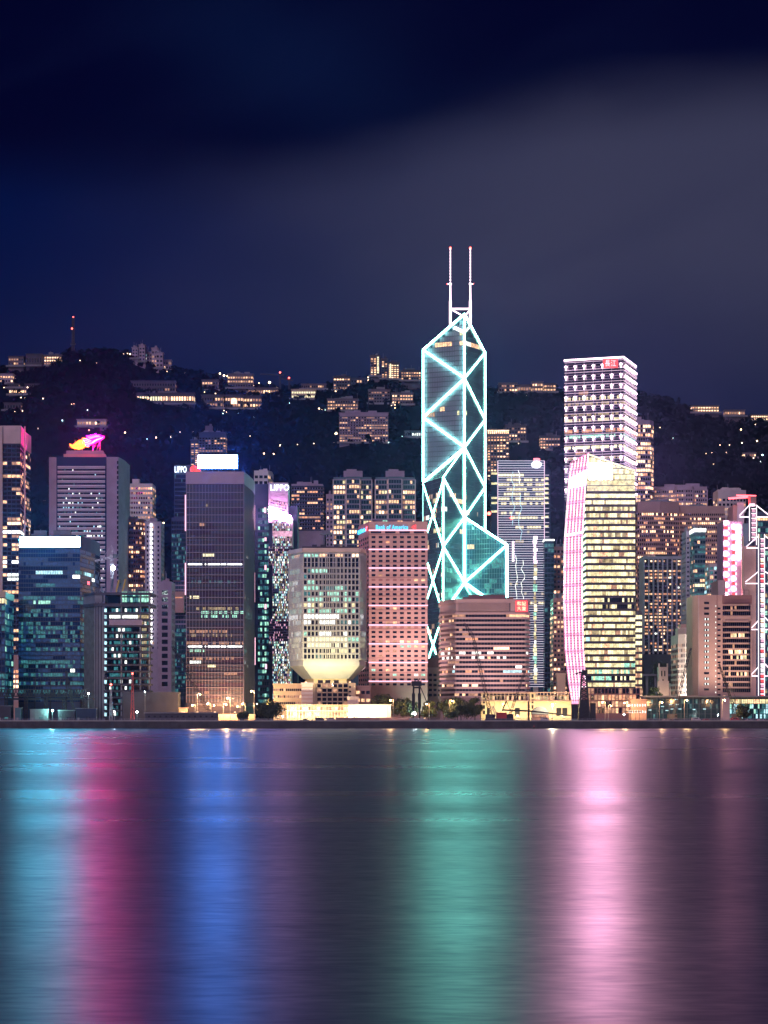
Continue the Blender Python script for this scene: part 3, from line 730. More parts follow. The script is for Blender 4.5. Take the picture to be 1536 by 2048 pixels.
# ---- residential behind the middle
tower('banded_apartment_block', 'wide dark banded apartment block behind the magenta screen tower', 'apartment block', [(583, 2150), (646, 2150)], 968, (973, 1060), 12, 2.4, [(DK, 0), ('warm', .1), ('orange_lit', .1), ('warm_lo', .1)], (.8, .5), 'mauve_wall', seed=44, run=.4, belts=('navy_wall', .35, .8))
tower('narrow_apartment_tower', 'narrow unlit apartment tower left of the lit twin apartment towers', 'apartment tower', [(652, 2100), (666, 2100)], 988, (995, 1300), 34, 2.4, RESD, (.5, .5), 'mauve_wall', seed=45)
for k, (a, c, w) in enumerate(((667, 743, 'left'), (751, 830, 'right'))):
    t, i = tower('glazed_apartment_tower', ('teal framed apartment tower, the left one of the lit pair above the octagonal tower' if k == 0 else 'teal framed apartment tower, the right one of the lit pair beside the prism tower'), 'apartment tower',
          [(a, 2060), (a+24, 2060), (a+26, 2054), (a+52, 2054), (a+54, 2060), (c, 2060)], 953, (958, 1300), 34, 2.2, [('glass_teal', 0), ('warm_hi', .14), ('warm', .14), ('warm_lo', .12), ('yellow_lit', .05)], (.74, .62), 'teal_wall', seed=50+k, run=.45, belts=('mauve_wall', .16, .6), fins=('white_wall', .5, .7, 8.8), roof=False, group='twin lit apartment towers')
    q = MB(); q.box((X(a+39, 2060), 2066, Z(953, 2060)+2.5), (17, 10, 5.4), 'mauve_wall'); q.box((X(a+36, 2060), 2066, Z(953, 2060)+6), (9, 7, 1.6), 'mauve_wall'); q.build('roof_block', t)
t, i = tower('roof_pavilion_block', 'pale block topped by an open columned roof pavilion behind the octagonal tower', 'building', [(640, 1780), (664, 1780)], 1094, (1100, 1300), 18, 3, RESD, (.6, .5), 'mauve_wall', seed=53, roof=False)
q = MB()
for px in (644, 648, 653, 658): q.beam(P(px, 1095, 1778), P(px, 1068, 1778), .8, 'mauve_wall')
q.box((X(651, 1780), 1784, Z(1066, 1780)), (9, 9, 1.2), 'mauve_wall'); q.box((X(651, 1780), 1784, Z(1062, 1780)), (7, 7, 1), 'mauve_wall'); q.build('roof_pavilion', t)

# ---- octagonal white tower with flared foot
def octagon():
    Y = 1450
    pts = [(580, 1472), (607, 1450), (718, 1450), (729, 1462)]
    rows = {}
    for py, p in ((1168, .4), (1180, .4)): rows[py] = (0, .25, 'green_lit', p+.3)
    rows[1190] = (.3, 1, 'green_lit', .5); rows[1202] = (.1, 1, 'green_lit', .6); rows[1213] = (0, 1, 'yellow_lit', .4); rows[1225] = (.0, 1, 'green_lit', .7); rows[1236] = (0, .66, 'white_hi', .97)
    rows[1247] = (0, .9, 'white_lit', .6); rows[1270] = (.2, 1, 'white_lit', .6); rows[1282] = (.1, .8, 'yellow_hi', .85); rows[1293] = (.1, .8, 'yellow_hi', .8); rows[1305] = (.15, 1, 'yellow_lit', .3)
    t, i = tower('octagonal_tower', 'white ribbed octagonal tower whose flared foot is floodlit yellow', 'office tower', pts, 1098, (1136, 1322), 16, 2.35,
          [('glass', 0), ('green_lit', .16), ('teal_lit', .14), ('white_lit', .04)], (.84, .66), 'ribbed_white', seed=60, run=.6, rows=rows, depth=36, base=Z(1322, Y), belts=('ribbed_white', .12, .5),
          fins=('ribbed_white', .6, .9, 2.35, 1108, 1320), crown=('cream_wall', 1104, 1.0), roof=False)
    r = random.Random(61)
    for py, h, mats in ((1108, 5.5, ['glass', 'glass', 'warm', 'green_lit', 'warm_hi']), (1116, 8, ['glass']), (1125.5, 8, ['glass'])):
        q = MB()
        for a, c in i['faces']:
            ln = math.hypot(c[0]-a[0], c[1]-a[1]); n = max(1, int(ln/4.7)); a2, c2 = offs(a, c, .3)
            for k in range(n):
                u0, u1 = (k+.06)/n, (k+.94)/n; pa = (a2[0]+(c2[0]-a2[0])*u0, a2[1]+(c2[1]-a2[1])*u0); pb = (a2[0]+(c2[0]-a2[0])*u1, a2[1]+(c2[1]-a2[1])*u1)
                m = r.choice(mats); q.quad((*pa, Z(py+h, Y)), (*pb, Z(py+h, Y)), (*pb, Z(py, Y)), (*pa, Z(py, Y)), m)
        q.build('window_band', t)
    # flare and stem
    P0 = i['poly']; cx = (X(655, Y)); cyy = Y+27
    b = MB(); n = len(P0); zt, zb2 = Z(1322, Y), Z(1357, Y)
    low = [(cx+(p[0]-cx)*.66, cyy+(p[1]-cyy)*.72) for p in P0]; k = len(b.v)
    rim = Z(1331, Y); P1 = [(cx+(p[0]-cx)*1.01, cyy+(p[1]-cyy)*1.01) for p in P0]
    b.prism(P1, rim, zt, 'ribbed_white'); k = len(b.v)
    b.v += [(p[0], p[1], zb2) for p in low]+[(p[0], p[1], rim) for p in P1]
    for j in range(n):
        j2 = (j+1) % n; b.f.append((k+j, k+j2, k+n+j2, k+n+j)); b.m.append('ribbed_white')
    b.f.append(tuple(k+n-1-j for j in range(n))); b.m.append('ribbed_white'); b.build('flared_foot', t)
    b = MB(); b.prism([(cx+(p[0]-cx)*.6, cyy+(p[1]-cyy)*.62) for p in P0], GZ-.1, zb2, 'sand_wall'); b.build('stem', t)
    b = MB(); b.box((X(660, Y), Y+20, Z(1096, Y)+.6), (36, 14, 2.6), 'dark_wall')
    for px in (628, 645, 672, 698): b.box((X(px, Y), Y+10, Z(1096, Y)+1.2), (3, 3, 3.2), 'dark_wall')
    b.build('roof_plant', t)
octagon()

# ---- pink tower with blue lettering
def pink_bank():
    Y = 1550; pts = [(717, 1592), (738, 1550), (855, 1550)]
    t, i = tower('pink_bank_tower', 'pink granite tower with rows of small dark windows, pink light lines and blue bank lettering', 'office tower', pts, 1043, (1072, 1370), 32, 3, [('glass', 0)], body='pink_wall', skip=set(range(32)), roof=False, depth=32, rot='L')
    a, c = i['q'][1], i['q'][2]; s, e = i['q'][0], i['q'][1]; r = random.Random(70)
    def wm(m, w, h, d=.12):
        q = MB(); q.box((0, d/2-.06, 0), (w, d, h), m); return q
    # one window per kind of glass, then copies
    protos = {}
    lone = {}
    def window(x, y, z, w, h, m, rz):
        key = (m, w, h)
        if key not in protos:
            q = MB(); q.box((0, 0, 0), (w, .16, h), m); o = q.build('window', t, loc=ORG[t.name]); protos[key] = o.data
            o.data.transform(__import__('mathutils').Matrix.Translation(Vector((0, 0, 0))))
            # mesh is relative to the tower's origin: shift it back to its own centre
            for v in o.data.vertices: v.co += ORG[t.name]
        else:
            o = bpy.data.objects.new('window', protos[key]); COL.objects.link(o); o.parent = t
        o.location = Vector((x, y, z))-ORG[t.name]; o.rotation_euler.z = rz
    rest = MB(); n = 0
    litrows = {9: {6: 'warm', 7: 'warm'}, 1: {2: 'orange_lit'}, 8: {1: 'warm_lo'}, 15: {1: 'warm_lo', 3: 'warm'}, 18: {2: 'warm_lo', 3: 'warm'}, 19: {2: 'warm_lo', 5: 'warm_lo'}, 22: {2: 'warm', 4: 'warm_hi', 5: 'warm', 6: 'warm_hi', 3: 'warm_lo', 1: 'warm_lo'},
               23: {4: 'green_lit', 5: 'green_lit', 6: 'warm', 7: 'warm'}, 26: {0: 'warm_lo'}, 28: {0: 'green_lit', 2: 'warm'}, 29: {3: 'green_lit', 6: 'white_lit', 7: 'green_lit'}, 24: {2: 'warm_lo', 3: 'warm_lo'}, 25: {1: 'warm_lo'}}
    for row in range(32):
        z = Z(1074.5+row*9.49, Y)
        for k in range(8):
            px = 747+k*14.2; x = X(px, Y); m = litrows.get(row, {}).get(k, 'glass' if not (row in (9, 19) and k < 7) else 'pink_dark')
            if row >= 12 and m == 'glass' and r.random() < .12: m = 'glass_dim'
            if n < 100: window(x, Y-.03, z, 2.55, 1.45, m, 0)
            else: rest.box((x, Y-.03, z), (2.55, .16, 1.45), m)
            n += 1
        for k in range(5):
            u = .08+.2*k+.02; x = s[0]+(e[0]-s[0])*u; y = s[1]+(e[1]-s[1])*u; rz = math.atan2(e[1]-s[1], e[0]-s[0])
            rest.box((x, y, z), (4.6, .2, 1.5), 'glass', rz)
    for k in range(4): rest.box((X(752+k*28.6, Y), Y-.05, Z(1064.5, Y)), (7, .2, 1.3), 'glass')
    o = rest.build('lower_windows', t); o['kind'] = 'stuff'
    b = MB()
    for py in (1060.7, 1098.9, 1136, 1173.7, 1210.8, 1250, 1287.6, 1324.7, 1362.5):
        q = MB(); q.box(((a[0]+c[0])/2, Y-.5, Z(py, Y)), (c[0]-a[0]+.6, .5, .75), 'led_pink'); q.build('light_line', t)
    b = MB()
    for py in (1069, 1126, 1155, 1184, 1192, 1220, 1241, 1258, 1316, 1345): b.box(((a[0]+c[0])/2, Y-.1, Z(py, Y)), (c[0]-a[0]+.2, .3, .25), 'pink_dark')
    b.build('joint_lines', t)
    text('Bank of America', P(752, 1058.5, Y-.6), P(816, 1058.5, Y-.6), 2.9, 'letter_blue', t, dep=.5)
    b = MB()
    for k in range(4): b.quad(P(822+k*2.6, 1055.5-k*.6, Y-.4), P(824+k*2.6, 1055-k*.6, Y-.4), P(829+k*1.2, 1051-k*.5, Y-.4), P(826+k*1.2, 1051-k*.5, Y-.4), 'sign_red')
    b.quad(P(827, 1059, Y-.45), P(832, 1059, Y-.45), P(832, 1053, Y-.45), P(825, 1055, Y-.45), 'sign_red'); b.build('flag_emblem', t)
    d = Vector((e[0]-s[0], e[1]-s[1], 0)); d.normalize(); s3, e3 = offs(s, e, .5)
    text('Bank of America', (s3[0]+d.x*1, s3[1]+d.y*1, Z(1060, Y)), (s3[0]+d.x*30, s3[1]+d.y*30, Z(1060, Y)), 2.9, 'letter_blue', t, dep=.5)
    b = MB(); b.prism([(s3[0]+d.x*32, s3[1]+d.y*32), (s3[0]+d.x*39, s3[1]+d.y*39), (s3[0]+d.x*39, s3[1]+d.y*39+.4), (s3[0]+d.x*32, s3[1]+d.y*32+.4)], Z(1060, Y), Z(1051, Y), 'sign_red'); b.build('flag_emblem', t)
    b = MB(); b.prism([(X(752, Y), Y+8), (X(826, Y), Y+8), (X(820, Y), Y+24), (X(758, Y), Y+24)], Z(1043, Y), Z(1036, Y), 'mauve_wall'); b.prism([(X(744, Y), Y+7), (X(827, Y), Y+7), (X(820, Y), Y+26), (X(752, Y), Y+26)], Z(1038.5, Y), Z(1036.5, Y)+.3, 'mauve_wall')
    b.box((X(770, Y), Y+7.6, Z(1040, Y)), (3, .6, 2), 'green_lit'); b.box((X(800, Y), Y+7.6, Z(1041, Y)), (3.4, .6, 1), 'warm'); b.build('roof_block', t)
pink_bank()
tower('small_annex_block', 'small pinkish block between the pink bank tower and the striped tower', 'building', [(856, 1600), (884, 1600)], 1318, (1345, 1395), 5, 2.6, [(DK, 0), ('warm_lo', .1)], (.7, .5), 'pink_wall', seed=75, crown=('pink_dark', 1335, .3))
b = None
# ---- striped tower with the red sign
t, i = tower('striped_office_block', 'broad pink office block with dark horizontal window stripes and a square red sign', 'office block', [(882, 1520), (912, 1495), (1050, 1495), (1058, 1503)], 1200, (1227, 1394), 18, 2.0,
      [('glass', 0), ('warm_lo', .05), ('warm', .05)], (.94, .52), 'stripe_wall', seed=80, run=.6, belts=('stripe_wall', .44, .8), crown=('stripe_wall', 1206, .9), roof=False, depth=38,
      rows={1231: (.1, .9, 'warm_lo', .15), 1282: (.15, .3, 'orange_lit', .6), 1299: (.5, .75, 'warm_hi', .8), 1309: (0, .75, 'white_lit', .45), 1318: (0, .8, 'white_lit', .35), 1337: (.75, .95, 'white_hi', .5), 1345: (.1, .5, 'orange_lit', .5), 1346: (.7, .95, 'cyan_lit', .8), 1374: (.1, .4, 'warm_hi', .4)})
b = MB(); a, c = i['q'][1], i['q'][2]
for k in range(56):
    x = a[0]+1.5+(c[0]-a[0]-12)*k/55; b.box((x, 1494.3, Z(1214, 1495)), (.35, .9, 5.6), 'stripe_wall')
b.build('louvres', t)
b = MB(); b.box(((a[0]+c[0])/2-4, 1494.9, Z(1214, 1495)), (c[0]-a[0]-11, .3, 5.6), 'dark_wall'); b.build('plant_screen', t)
panel(t, 'sign_board', 1031, 1055, 1201, 1224, 1493, 'sign_red', .6)
text('和記', P(1034, 1211, 1492.6), P(1052, 1211, 1492.6), 2.6, 'warm_hi', t, dep=.2); text('大廈', P(1034, 1221, 1492.6), P(1052, 1221, 1492.6), 2.6, 'warm_hi', t, dep=.2)
b = MB(); z = Z(1200, 1495)
b.prism([(X(926, 1495), 1503), (X(1028, 1495), 1503), (X(1018, 1495), 1528), (X(936, 1495), 1528)], z, z+2.2, 'pink_dark'); b.prism([(X(938, 1495), 1506), (X(1014, 1495), 1506), (X(1008, 1495), 1525), (X(945, 1495), 1525)], z+2.2, z+4, 'pink_dark'); b.build('roof_hump', t)

# ---- tower of white light lines
def lines_tower():
    Y = 1875
    t, i = tower('light_line_tower', 'slim glass tower ruled with fine white light lines and a round glowing sign', 'skyscraper', [(996, 1875), (1088, 1875)], 922, (936, 1372), 46, 2.3,
        [('glass', 0), ('glass_purple', .5), ('yellow_lo', .05)], (.88, .5), 'glass_navy', seed=90, run=.75, roof=False, depth=24,
        rows={946: (0, .6, 'yellow_hi', .85), 956: (.1, 1, 'yellow_lit', .8), 966: (0, 1, 'yellow_lit', .7), 976: (.2, 1, 'yellow_lit', .8), 985: (.1, 1, 'yellow_lit', .8), 995: (0, 1, 'yellow_lit', .75), 1005: (0, 1, 'yellow_lit', .75),
              1022: (0, .5, 'yellow_lit', .8), 1033: (.3, 1, 'yellow_lit', .8), 1052: (.4, .95, 'yellow_lit', .7), 1082: (0, .7, 'yellow_lo', .8), 1170: (0, .6, 'yellow_lo', .5), 1190: (0, 1, 'yellow_lo', .4), 1205: (.4, 1, 'yellow_lit', .6), 1345: (.2, .9, 'yellow_lo', .5)})
    n = 0
    py = 922
    while py < 1374:
        q = MB(); x0, x1 = X(995 if py < 1090 or py > 1200 else 995, Y), X(1089, Y); ext = X(1098, Y) if py > 945 and n % 2 == 0 else x1
        q.box(((x0+ext)/2, Y-1.4, Z(py, Y)), (ext-x0, .35, .26), 'line_white'); q.build('light_line', t); py += 4.75; n += 1
    q = MB()
    for px in (995.5, 1088.5): q.box((X(px, Y), Y-1.6, (Z(922, Y)+Z(1374, Y))/2), (.55, .5, Z(922, Y)-Z(1374, Y)), 'led_line')
    q.build('edge_light', t)
    q = MB(); q.prism([(X(983, Y), Y+6), (X(996, Y), Y+4), (X(996, Y), Y+22), (X(983, Y), Y+22)], GZ, Z(945, Y), 'glass_navy'); q.prism([(X(1088, Y), Y+3), (X(1103, Y), Y+8), (X(1103, Y), Y+24), (X(1088, Y), Y+24)], GZ, Z(937, Y), 'glass_navy'); q.build('side_wing', t)
    for k, py in enumerate((946, 966, 995, 1005, 1022)): q = MB(); q.box((X(989, Y), Y+4, Z(py, Y)), (4.6, 1.6, 1.5), 'yellow_lit'); q.build('window_band', t)
    for py in (956, 966, 976, 985, 995, 1005, 1033, 1052): q = MB(); q.box((X(1093.5, Y), Y+3.6, Z(py, Y)), (3.2, 1.6, 1.5), 'yellow_lit'); q.build('window_band', t)
    q = MB()
    for k in range(20):
        th = 2*math.pi*k/20; th2 = 2*math.pi*(k+1)/20; c0 = P(1073, 929, Y-2.6)
        q.poly([c0, c0+Vector((4.1*math.cos(th), 0, 2.7*math.sin(th))), c0+Vector((4.1*math.cos(th2), 0, 2.7*math.sin(th2)))], 'sign_white')
        q.quad(c0+Vector((4.1*math.cos(th), 0, 2.7*math.sin(th))), c0+Vector((4.1*math.cos(th), 1, 2.7*math.sin(th))), c0+Vector((4.1*math.cos(th2), 1, 2.7*math.sin(th2))), c0+Vector((4.1*math.cos(th2), 0, 2.7*math.sin(th2))), 'sign_white')
    q.build('round_sign', t)
    q = MB(); q.box((X(1074, Y), Y+3, Z(918.5, Y)), (5, 1, 2.2), 'led_red'); q.build('roof_sign', t)
    r = random.Random(91)  # glowing zigzags drawn for the prism tower's tubes reflected in this glass
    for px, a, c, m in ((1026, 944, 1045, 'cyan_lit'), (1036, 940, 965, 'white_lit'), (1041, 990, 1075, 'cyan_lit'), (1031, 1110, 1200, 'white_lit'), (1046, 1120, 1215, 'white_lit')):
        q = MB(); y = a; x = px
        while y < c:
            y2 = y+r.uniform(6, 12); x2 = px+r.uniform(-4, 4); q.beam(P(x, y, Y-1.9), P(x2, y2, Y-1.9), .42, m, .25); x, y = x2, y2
        q.build('zigzag_reflection', t)
    q = MB(); py = 1076  # glowing boxes stand in for lights mirrored in the glass
    while py < 1370:
        q.box((X(1070+r.uniform(-1, 1), Y), Y-1.9, Z(py, Y)), (r.uniform(1.2, 3.4), .5, 2.6), 'tube_pinkwhite' if py < 1130 else r.choice(['yellow_lit', 'yellow_lo', 'green_lit', 'white_lit', 'yellow_hi'])); py += 8
    q.build('mirrored_lights', t)
    q = MB(); py = 1085
    while py < 1125: q.box((X(1026, Y), Y-1.9, Z(py, Y)), (1.6, .5, 1.8), 'tube_pinkwhite'); py += 6
    q.build('mirrored_lights', t)
    q = MB(); q.ball(P(978, 1027, Y-8), 1.5, 'beacon_red'); q.ball(P(1023, 1036, Y-3), 1.1, 'beacon_red'); q.build('beacon', t)
    q = MB(); q.box((X(1071, Y), Y-2, Z(1384, Y)), (4, 2, 8), 'cream_wall'); q.build('entrance_pier', t)
    tower('dark_annex_tower', 'dark glass annex with a white roof line just right of the light line tower', 'office block', [(1089, 1860), (1108, 1860)], 1080, (1086, 1385), 30, 2, [('glass', 0), ('teal_lit', .12)], (.85, .7), 'glass_navy', seed=93, crown=('white_hi', 1081.5, .3), roof=False)
lines_tower()

# ---- tall tower with star lights
def star_tower():
    Y = 1750
    rows = {}
    for py, m in ((795, 'yellow_lit'), (806, 'yellow_lo'), (826, 'yellow_lo'), (837, 'yellow_lit'), (860, 'orange_lit'), (869, 'green_lit'), (892, 'yellow_hi'), (913, 'yellow_lo')): rows[py] = (0, 1, m, .7)
    t, i = tower('star_light_tower', 'tall square tower with a grid of white star lights under a glowing roof line', 'skyscraper', [(1129, 1765), (1247, 1748), (1272, 1796)], 714, (722, 1400), 62, 1.25, [('glass_purple', 0), ('glass', .3), ('warm_lo', .03)], (.9, .55), 'glass_purple', seed=100, run=.8, rows=rows, roof=False, depth=30, rot='R',
        crown=('tube_pinkwhite', 716.0, .5))
    f = i['faces']; q = MB()
    for py10 in range(7200, 10000, 52):
        py = py10/10
        for a, c in f[1:3]:
            a2, c2 = offs(a, c, .5); a3, c3 = offs(a, c, .1)
            k = int((py-720)/5.2) % 4
            q.prism([a3, a2, c2, c3], Z(py, Y)-.14, Z(py, Y)+.14, 'led_line' if k in (0, 3) else 'pale_metal')
    q.build('light_lines', t)
    q = MB()
    for n_, (a, c) in enumerate(f[1:3]):
        a2, c2 = offs(a, c, .8); cols = 7 if n_ == 0 else 5
        for k in range(cols):
            u = .03+.155*k if n_ == 0 else .1+.2*k
            q.beam((a2[0]+(c2[0]-a2[0])*u, a2[1]+(c2[1]-a2[1])*u, Z(1000, Y)), (a2[0]+(c2[0]-a2[0])*u, a2[1]+(c2[1]-a2[1])*u, Z(718, Y)), .3, 'pale_metal')
    q.build('mullions', t)
    for n_, (a, c) in enumerate(f[1:3]):
        a2, c2 = offs(a, c, 1.0); cols = 7 if n_ == 0 else 9
        for rr in range(13):
            q = MB(); py = 731+rr*20.6
            for k in range(cols):
                u = (.03+.155*k) if n_ == 0 else .06+.11*k
                x, y = a2[0]+(c2[0]-a2[0])*u, a2[1]+(c2[1]-a2[1])*u; z = Z(py, Y)
                if n_ == 0:
                    q.box((x, y, z), (.62, .5, 3.0), 'star_led'); q.box((x, y-.02, z+.9), (2.2, .3, .3), 'star_led'); q.box((x+3.3, y+.3, z+1.6), (7.0, .2, .16), 'led_line'); q.box((x+1.6, y, z), (.2, .3, 4), 'led_line')
                    q.box((x+3.3, y+.3, z-1.9), (7.0, .2, .16), 'led_line')
                else:
                    q.box((x, y, z), (.5, .5, 1.6), 'star_led'); q.box((x, y, z-3.2), (.5, .5, 1.4), 'led_line')
            q.build('star_lights', t)
    panel(t, 'sign_board', 1206, 1236, 717.5, 736, Y-3.2, 'sign_red', .5)
    text('長江', P(1210, 733, Y-3.6), P(1232, 733, Y-3.6), 5.0, 'sign_glyph', t, dep=.2)
star_tower()

# ---- yellow tower with the leaning pink fin
def yellow_tower():
    Y = 1500
    rows = {}
    t, i = tower('yellow_lit_tower', 'bright yellow lit office tower with a leaning pink light wall along its left side', 'skyscraper', [(1172, 1500), (1270, 1500)], 985, (985, 1376), 30, 1.15,
        [('yellow_lo', 0), ('yellow_lit', .5), ('yellow_hi', .26), ('warm', .05), ('warm_lo', .05)], (.93, .6), 'dark_wall', seed=110, run=.35, roof=False, depth=34, belts=('dark_wall', .36, .5), rowvar=.15,
        rows={990: (0, 1, 'yellow_hi', .95), 1003: (0, 1, 'yellow_hi', .95), 1017: (0, 1, 'yellow_lo', .5), 1204: (.35, 1, 'glass', .7), 1217: (.35, 1, 'glass', .6), 1283: (0, .25, 'cyan_lit', .3), 1342: (0, 1, 'green_lit', .4), 1350: (.1, .5, 'green_lit', .7), 1334: (.75, 1, 'green_lit', .7), 1362: (0, 1, 'glass', .45)})
    # sloping glazed crown
    xa, xb = X(1174, Y), X(1270, Y); za, zb_ = Z(908, Y), Z(942, Y); zl = Z(985, Y); q = MB()
    q.prism([(xa, Y), (xb, Y), (xb, Y+30), (xa, Y+30)], zl, [za, zb_, zb_, za], 'dark_wall'); q.build('crown', t)
    for k in range(6):
        q = MB(); n = 24; z = Z(982-k*11.5, Y)
        for j in range(n):
            x0, x1 = xa+(xb-xa)*(j+.06)/n, xa+(xb-xa)*(j+.94)/n; lim = za+(zb_-za)*((j+1)/n)-.6
            if z+.5 < lim: q.quad((x0, Y-.1, z), (x1, Y-.1, z), (x1, Y-.1, min(lim, z+3.2)), (x0, Y-.1, min(lim, z+3.2)), 'yellow_lit' if k in (0, 1) else 'yellow_hi' if (k+j) % 3 else 'yellow_lit')
        q.build('window_band', t)
    q = MB(); q.beam((xa, Y-.8, za), (xb, Y-.8, zb_), 1.0, 'yellow_hi'); q.beam((xa, Y-.6, za), (xa, Y-.6, za-9), 1.2, 'cream_wall'); q.build('crown_edge', t)
    panel(t, 'sign_board', 1178, 1224, 926, 959, Y-1.6, 'sign_pinkwhite', 1.2)
    # lower shoulder on the right
    q = MB(); q.prism([(X(1270, Y), Y+2), (X(1285, Y), Y+2), (X(1285, Y), Y+28), (X(1270, Y), Y+28)], GZ, Z(1222, Y), 'dark_wall'); q.build('side_wing', t)
    r = random.Random(4)
    for k in range(12):
        q = MB()
        for j in range(4): x0 = X(1271+j*3.5, Y); q.quad((x0, Y+1.9, Z(1238+k*13, Y)), (x0+1.0, Y+1.9, Z(1238+k*13, Y)), (x0+1.0, Y+1.9, Z(1230+k*13, Y)), (x0, Y+1.9, Z(1230+k*13, Y)), 'yellow_hi' if k < 5 else r.choice(['yellow_lit', 'warm_lo', 'warm']))
        q.build('window_band', t)
    # podium and lobby
    q = MB(); q.box((X(1222, Y), Y-3, (Z(1376, Y)+GZ)/2), (X(1285, Y)-X(1165, Y), 5, Z(1376, Y)-GZ), 'pink_dark'); q.build('podium', t)
    q = MB()
    for j in range(16):
        for k in range(4): q.box((X(1176+j*7, Y), Y-5.7, Z(1382+k*13, Y)), (1.7, .2, 3.4), r.choice(['warm', 'warm_lo', 'warm_lo', 'orange_lit', 'glass']) if k else r.choice(['warm_lo', 'glass', 'glass']))
    q.build('lobby_glazing', t)
    # leaning wall of pink light: left and right edges by height
    E = [(905, 1146, 1178), (960, 1140, 1172), (1080, 1131.5, 1165), (1200, 1130, 1165), (1300, 1133, 1167.5), (1370, 1141, 1172), (1408, 1147, 1168)]
    def edge(py):
        for (p0, l0, r0), (p1, l1, r1) in zip(E, E[1:]):
            if p0 <= py <= p1: u = (py-p0)/(p1-p0); u = u; return l0+(l1-l0)*u, r0+(r1-r0)*u
        return E[-1][1:]
    q = MB(); N_ = 60; Yl, Yr = 1512, 1497
    def corner(py, side, d=0):
        l, rr = edge(py); p = P(l, py, Y) if side == 0 else P(rr, py, Y); return Vector((X(l if side == 0 else rr, Y), (Yl if side == 0 else Yr)-d, Z(py, Y)))
    top = lambda s: 921 if s == 0 else 905
    for k in range(N_):
        p0 = 905+503*k/N_; p1 = 905+503*(k+1)/N_
        a0, a1 = max(p0, 921), max(p1, 921)
        if a1-a0 < .01: a0, a1 = 921-1, 921
        A, Bq, C_, D = corner(a1, 0), corner(p1, 1), corner(p0, 1), corner(a0, 0)
        q.quad(A, Bq, C_, D, 'led_pink_wall'); back = Vector((0, 4, 0)); q.quad(A+back, D+back, C_+back, Bq+back, 'dark_wall'); q.quad(A, D, D+back, A+back, 'led_pink_wall'); q.quad(Bq, Bq+back, C_+back, C_, 'dark_wall')
    q.build('light_wall', t)
    for j in range(6):
        q = MB(); u = (j+.3)/5.6; last = None
        for k in range(61):
            py = 908+(498)*k/60; l, rr = edge(py); pyl = py+(1-u)*14 if py < 925 else py
            p = Vector((X(l+(rr-l)*u, Y), Yl+(Yr-Yl)*u-.7, Z(pyl, Y)))
            if last is not None: q.beam(last, p, .5, 'tube_pinkwhite' if (k % 4) else 'led_pink')
            last = p
        q.build('light_strip', t)
    q = MB(); py = 912
    while py < 1404:
        l, rr = edge(py); q.beam((X(l, Y), Yl-.4, Z(max(py, 921), Y)), (X(rr, Y), Yr-.4, Z(py, Y)), .42, 'pink_dark'); py += 5.2
    q.build('floor_lines', t)
    for pa, pc, m in ((950, 972, 'tube_pinkwhite'), (1063, 1068, 'tube_pinkwhite')):
        q = MB(); l, rr = edge(pa); l2, r2 = edge(pc)
        q.quad((X(l2, Y), Yl-.5, Z(pc+3, Y)), (X(r2, Y), Yr-.5, Z(pc, Y)), (X(rr, Y), Yr-.5, Z(pa-10*(pc-pa > 9), Y)), (X(l, Y), Yl-.5, Z(pa+3, Y)), m); q.build('light_band', t)
yellow_tower()

# ---- right hand residential
tower('slim_lit_apartment', 'slim warm lit apartment tower rising right behind the star light tower', 'apartment tower', [(1262, 2250), (1300, 2250), (1307, 2262)], 840, (848, 1330), 54, 2.3, [(DK, 0), ('warm_hi', .2), ('warm', .25), ('orange_lit', .1)], (.75, .6), 'mauve_wall', seed=120, run=.4)
tower('twin_hat_apartment', 'wide blue grey apartment block with two roof turrets on the right skyline', 'apartment block', [(1309, 2300), (1350, 2300), (1353, 2294), (1385, 2294), (1388, 2300), (1414, 2300)], 972, (978, 1250), 32, 2.0, RES, (.6, .5), 'mauve_wall', seed=121, run=.3, fins=('mauve_wall', .8, .8, 8))
tower('pink_grid_apartment', 'pink apartment block with glowing upper storeys beside the yellow tower', 'apartment block', [(1275, 2100), (1320, 2100), (1358, 2108)], 1003, (1024, 1300), 32, 1.75, [(DK, 0), ('warm', .13), ('orange_lit', .14), ('warm_hi', .05)], (.62, .55), 'pink_wall', seed=122, run=.55, rows={1030: (.1, .9, 'warm_hi', .6), 1060: (.2, .8, 'warm_hi', .5), 1083: (.2, 1, 'orange_lit', .6)})
tower('pink_shoulder_apartment', 'pink apartment block right of the pink grid block, warm rooms near its top', 'apartment block', [(1360, 2120), (1450, 2120)], 1012, (1025, 1300), 32, 1.75, [(DK, 0), ('warm', .1), ('orange_lit', .08), ('warm_lo', .1)], (.62, .5), 'pink_wall', seed=123, run=.45, rows={1036: (.3, .9, 'warm_hi', .5), 1047: (.5, .8, 'warm_hi', .6), 1065: (.6, .8, 'warm', .8), 1122: (.5, .8, 'warm', .9)})
t, i = tower('ribbed_apartment_tower', 'dark apartment tower with pale vertical ribs below the pink blocks', 'apartment tower', [(1288, 1900), (1372, 1900)], 1114, (1119, 1310), 29, 1.7, RES, (.8, .5), 'dark_wall', seed=124, run=.35, fins=('mauve_wall', 1.2, 1.2, 3.8, 1116, 1308), crown=('mauve_wall', 1118, .9))
tower('beige_gap_tower', 'plain beige slab tower between the ribbed tower and the teal glass tower', 'building', [(1372, 1870), (1388, 1870)], 1062, (1072, 1300), 24, 3, [(DK, 0), ('warm_lo', .03)], (.4, .4), 'mauve_wall', seed=125)
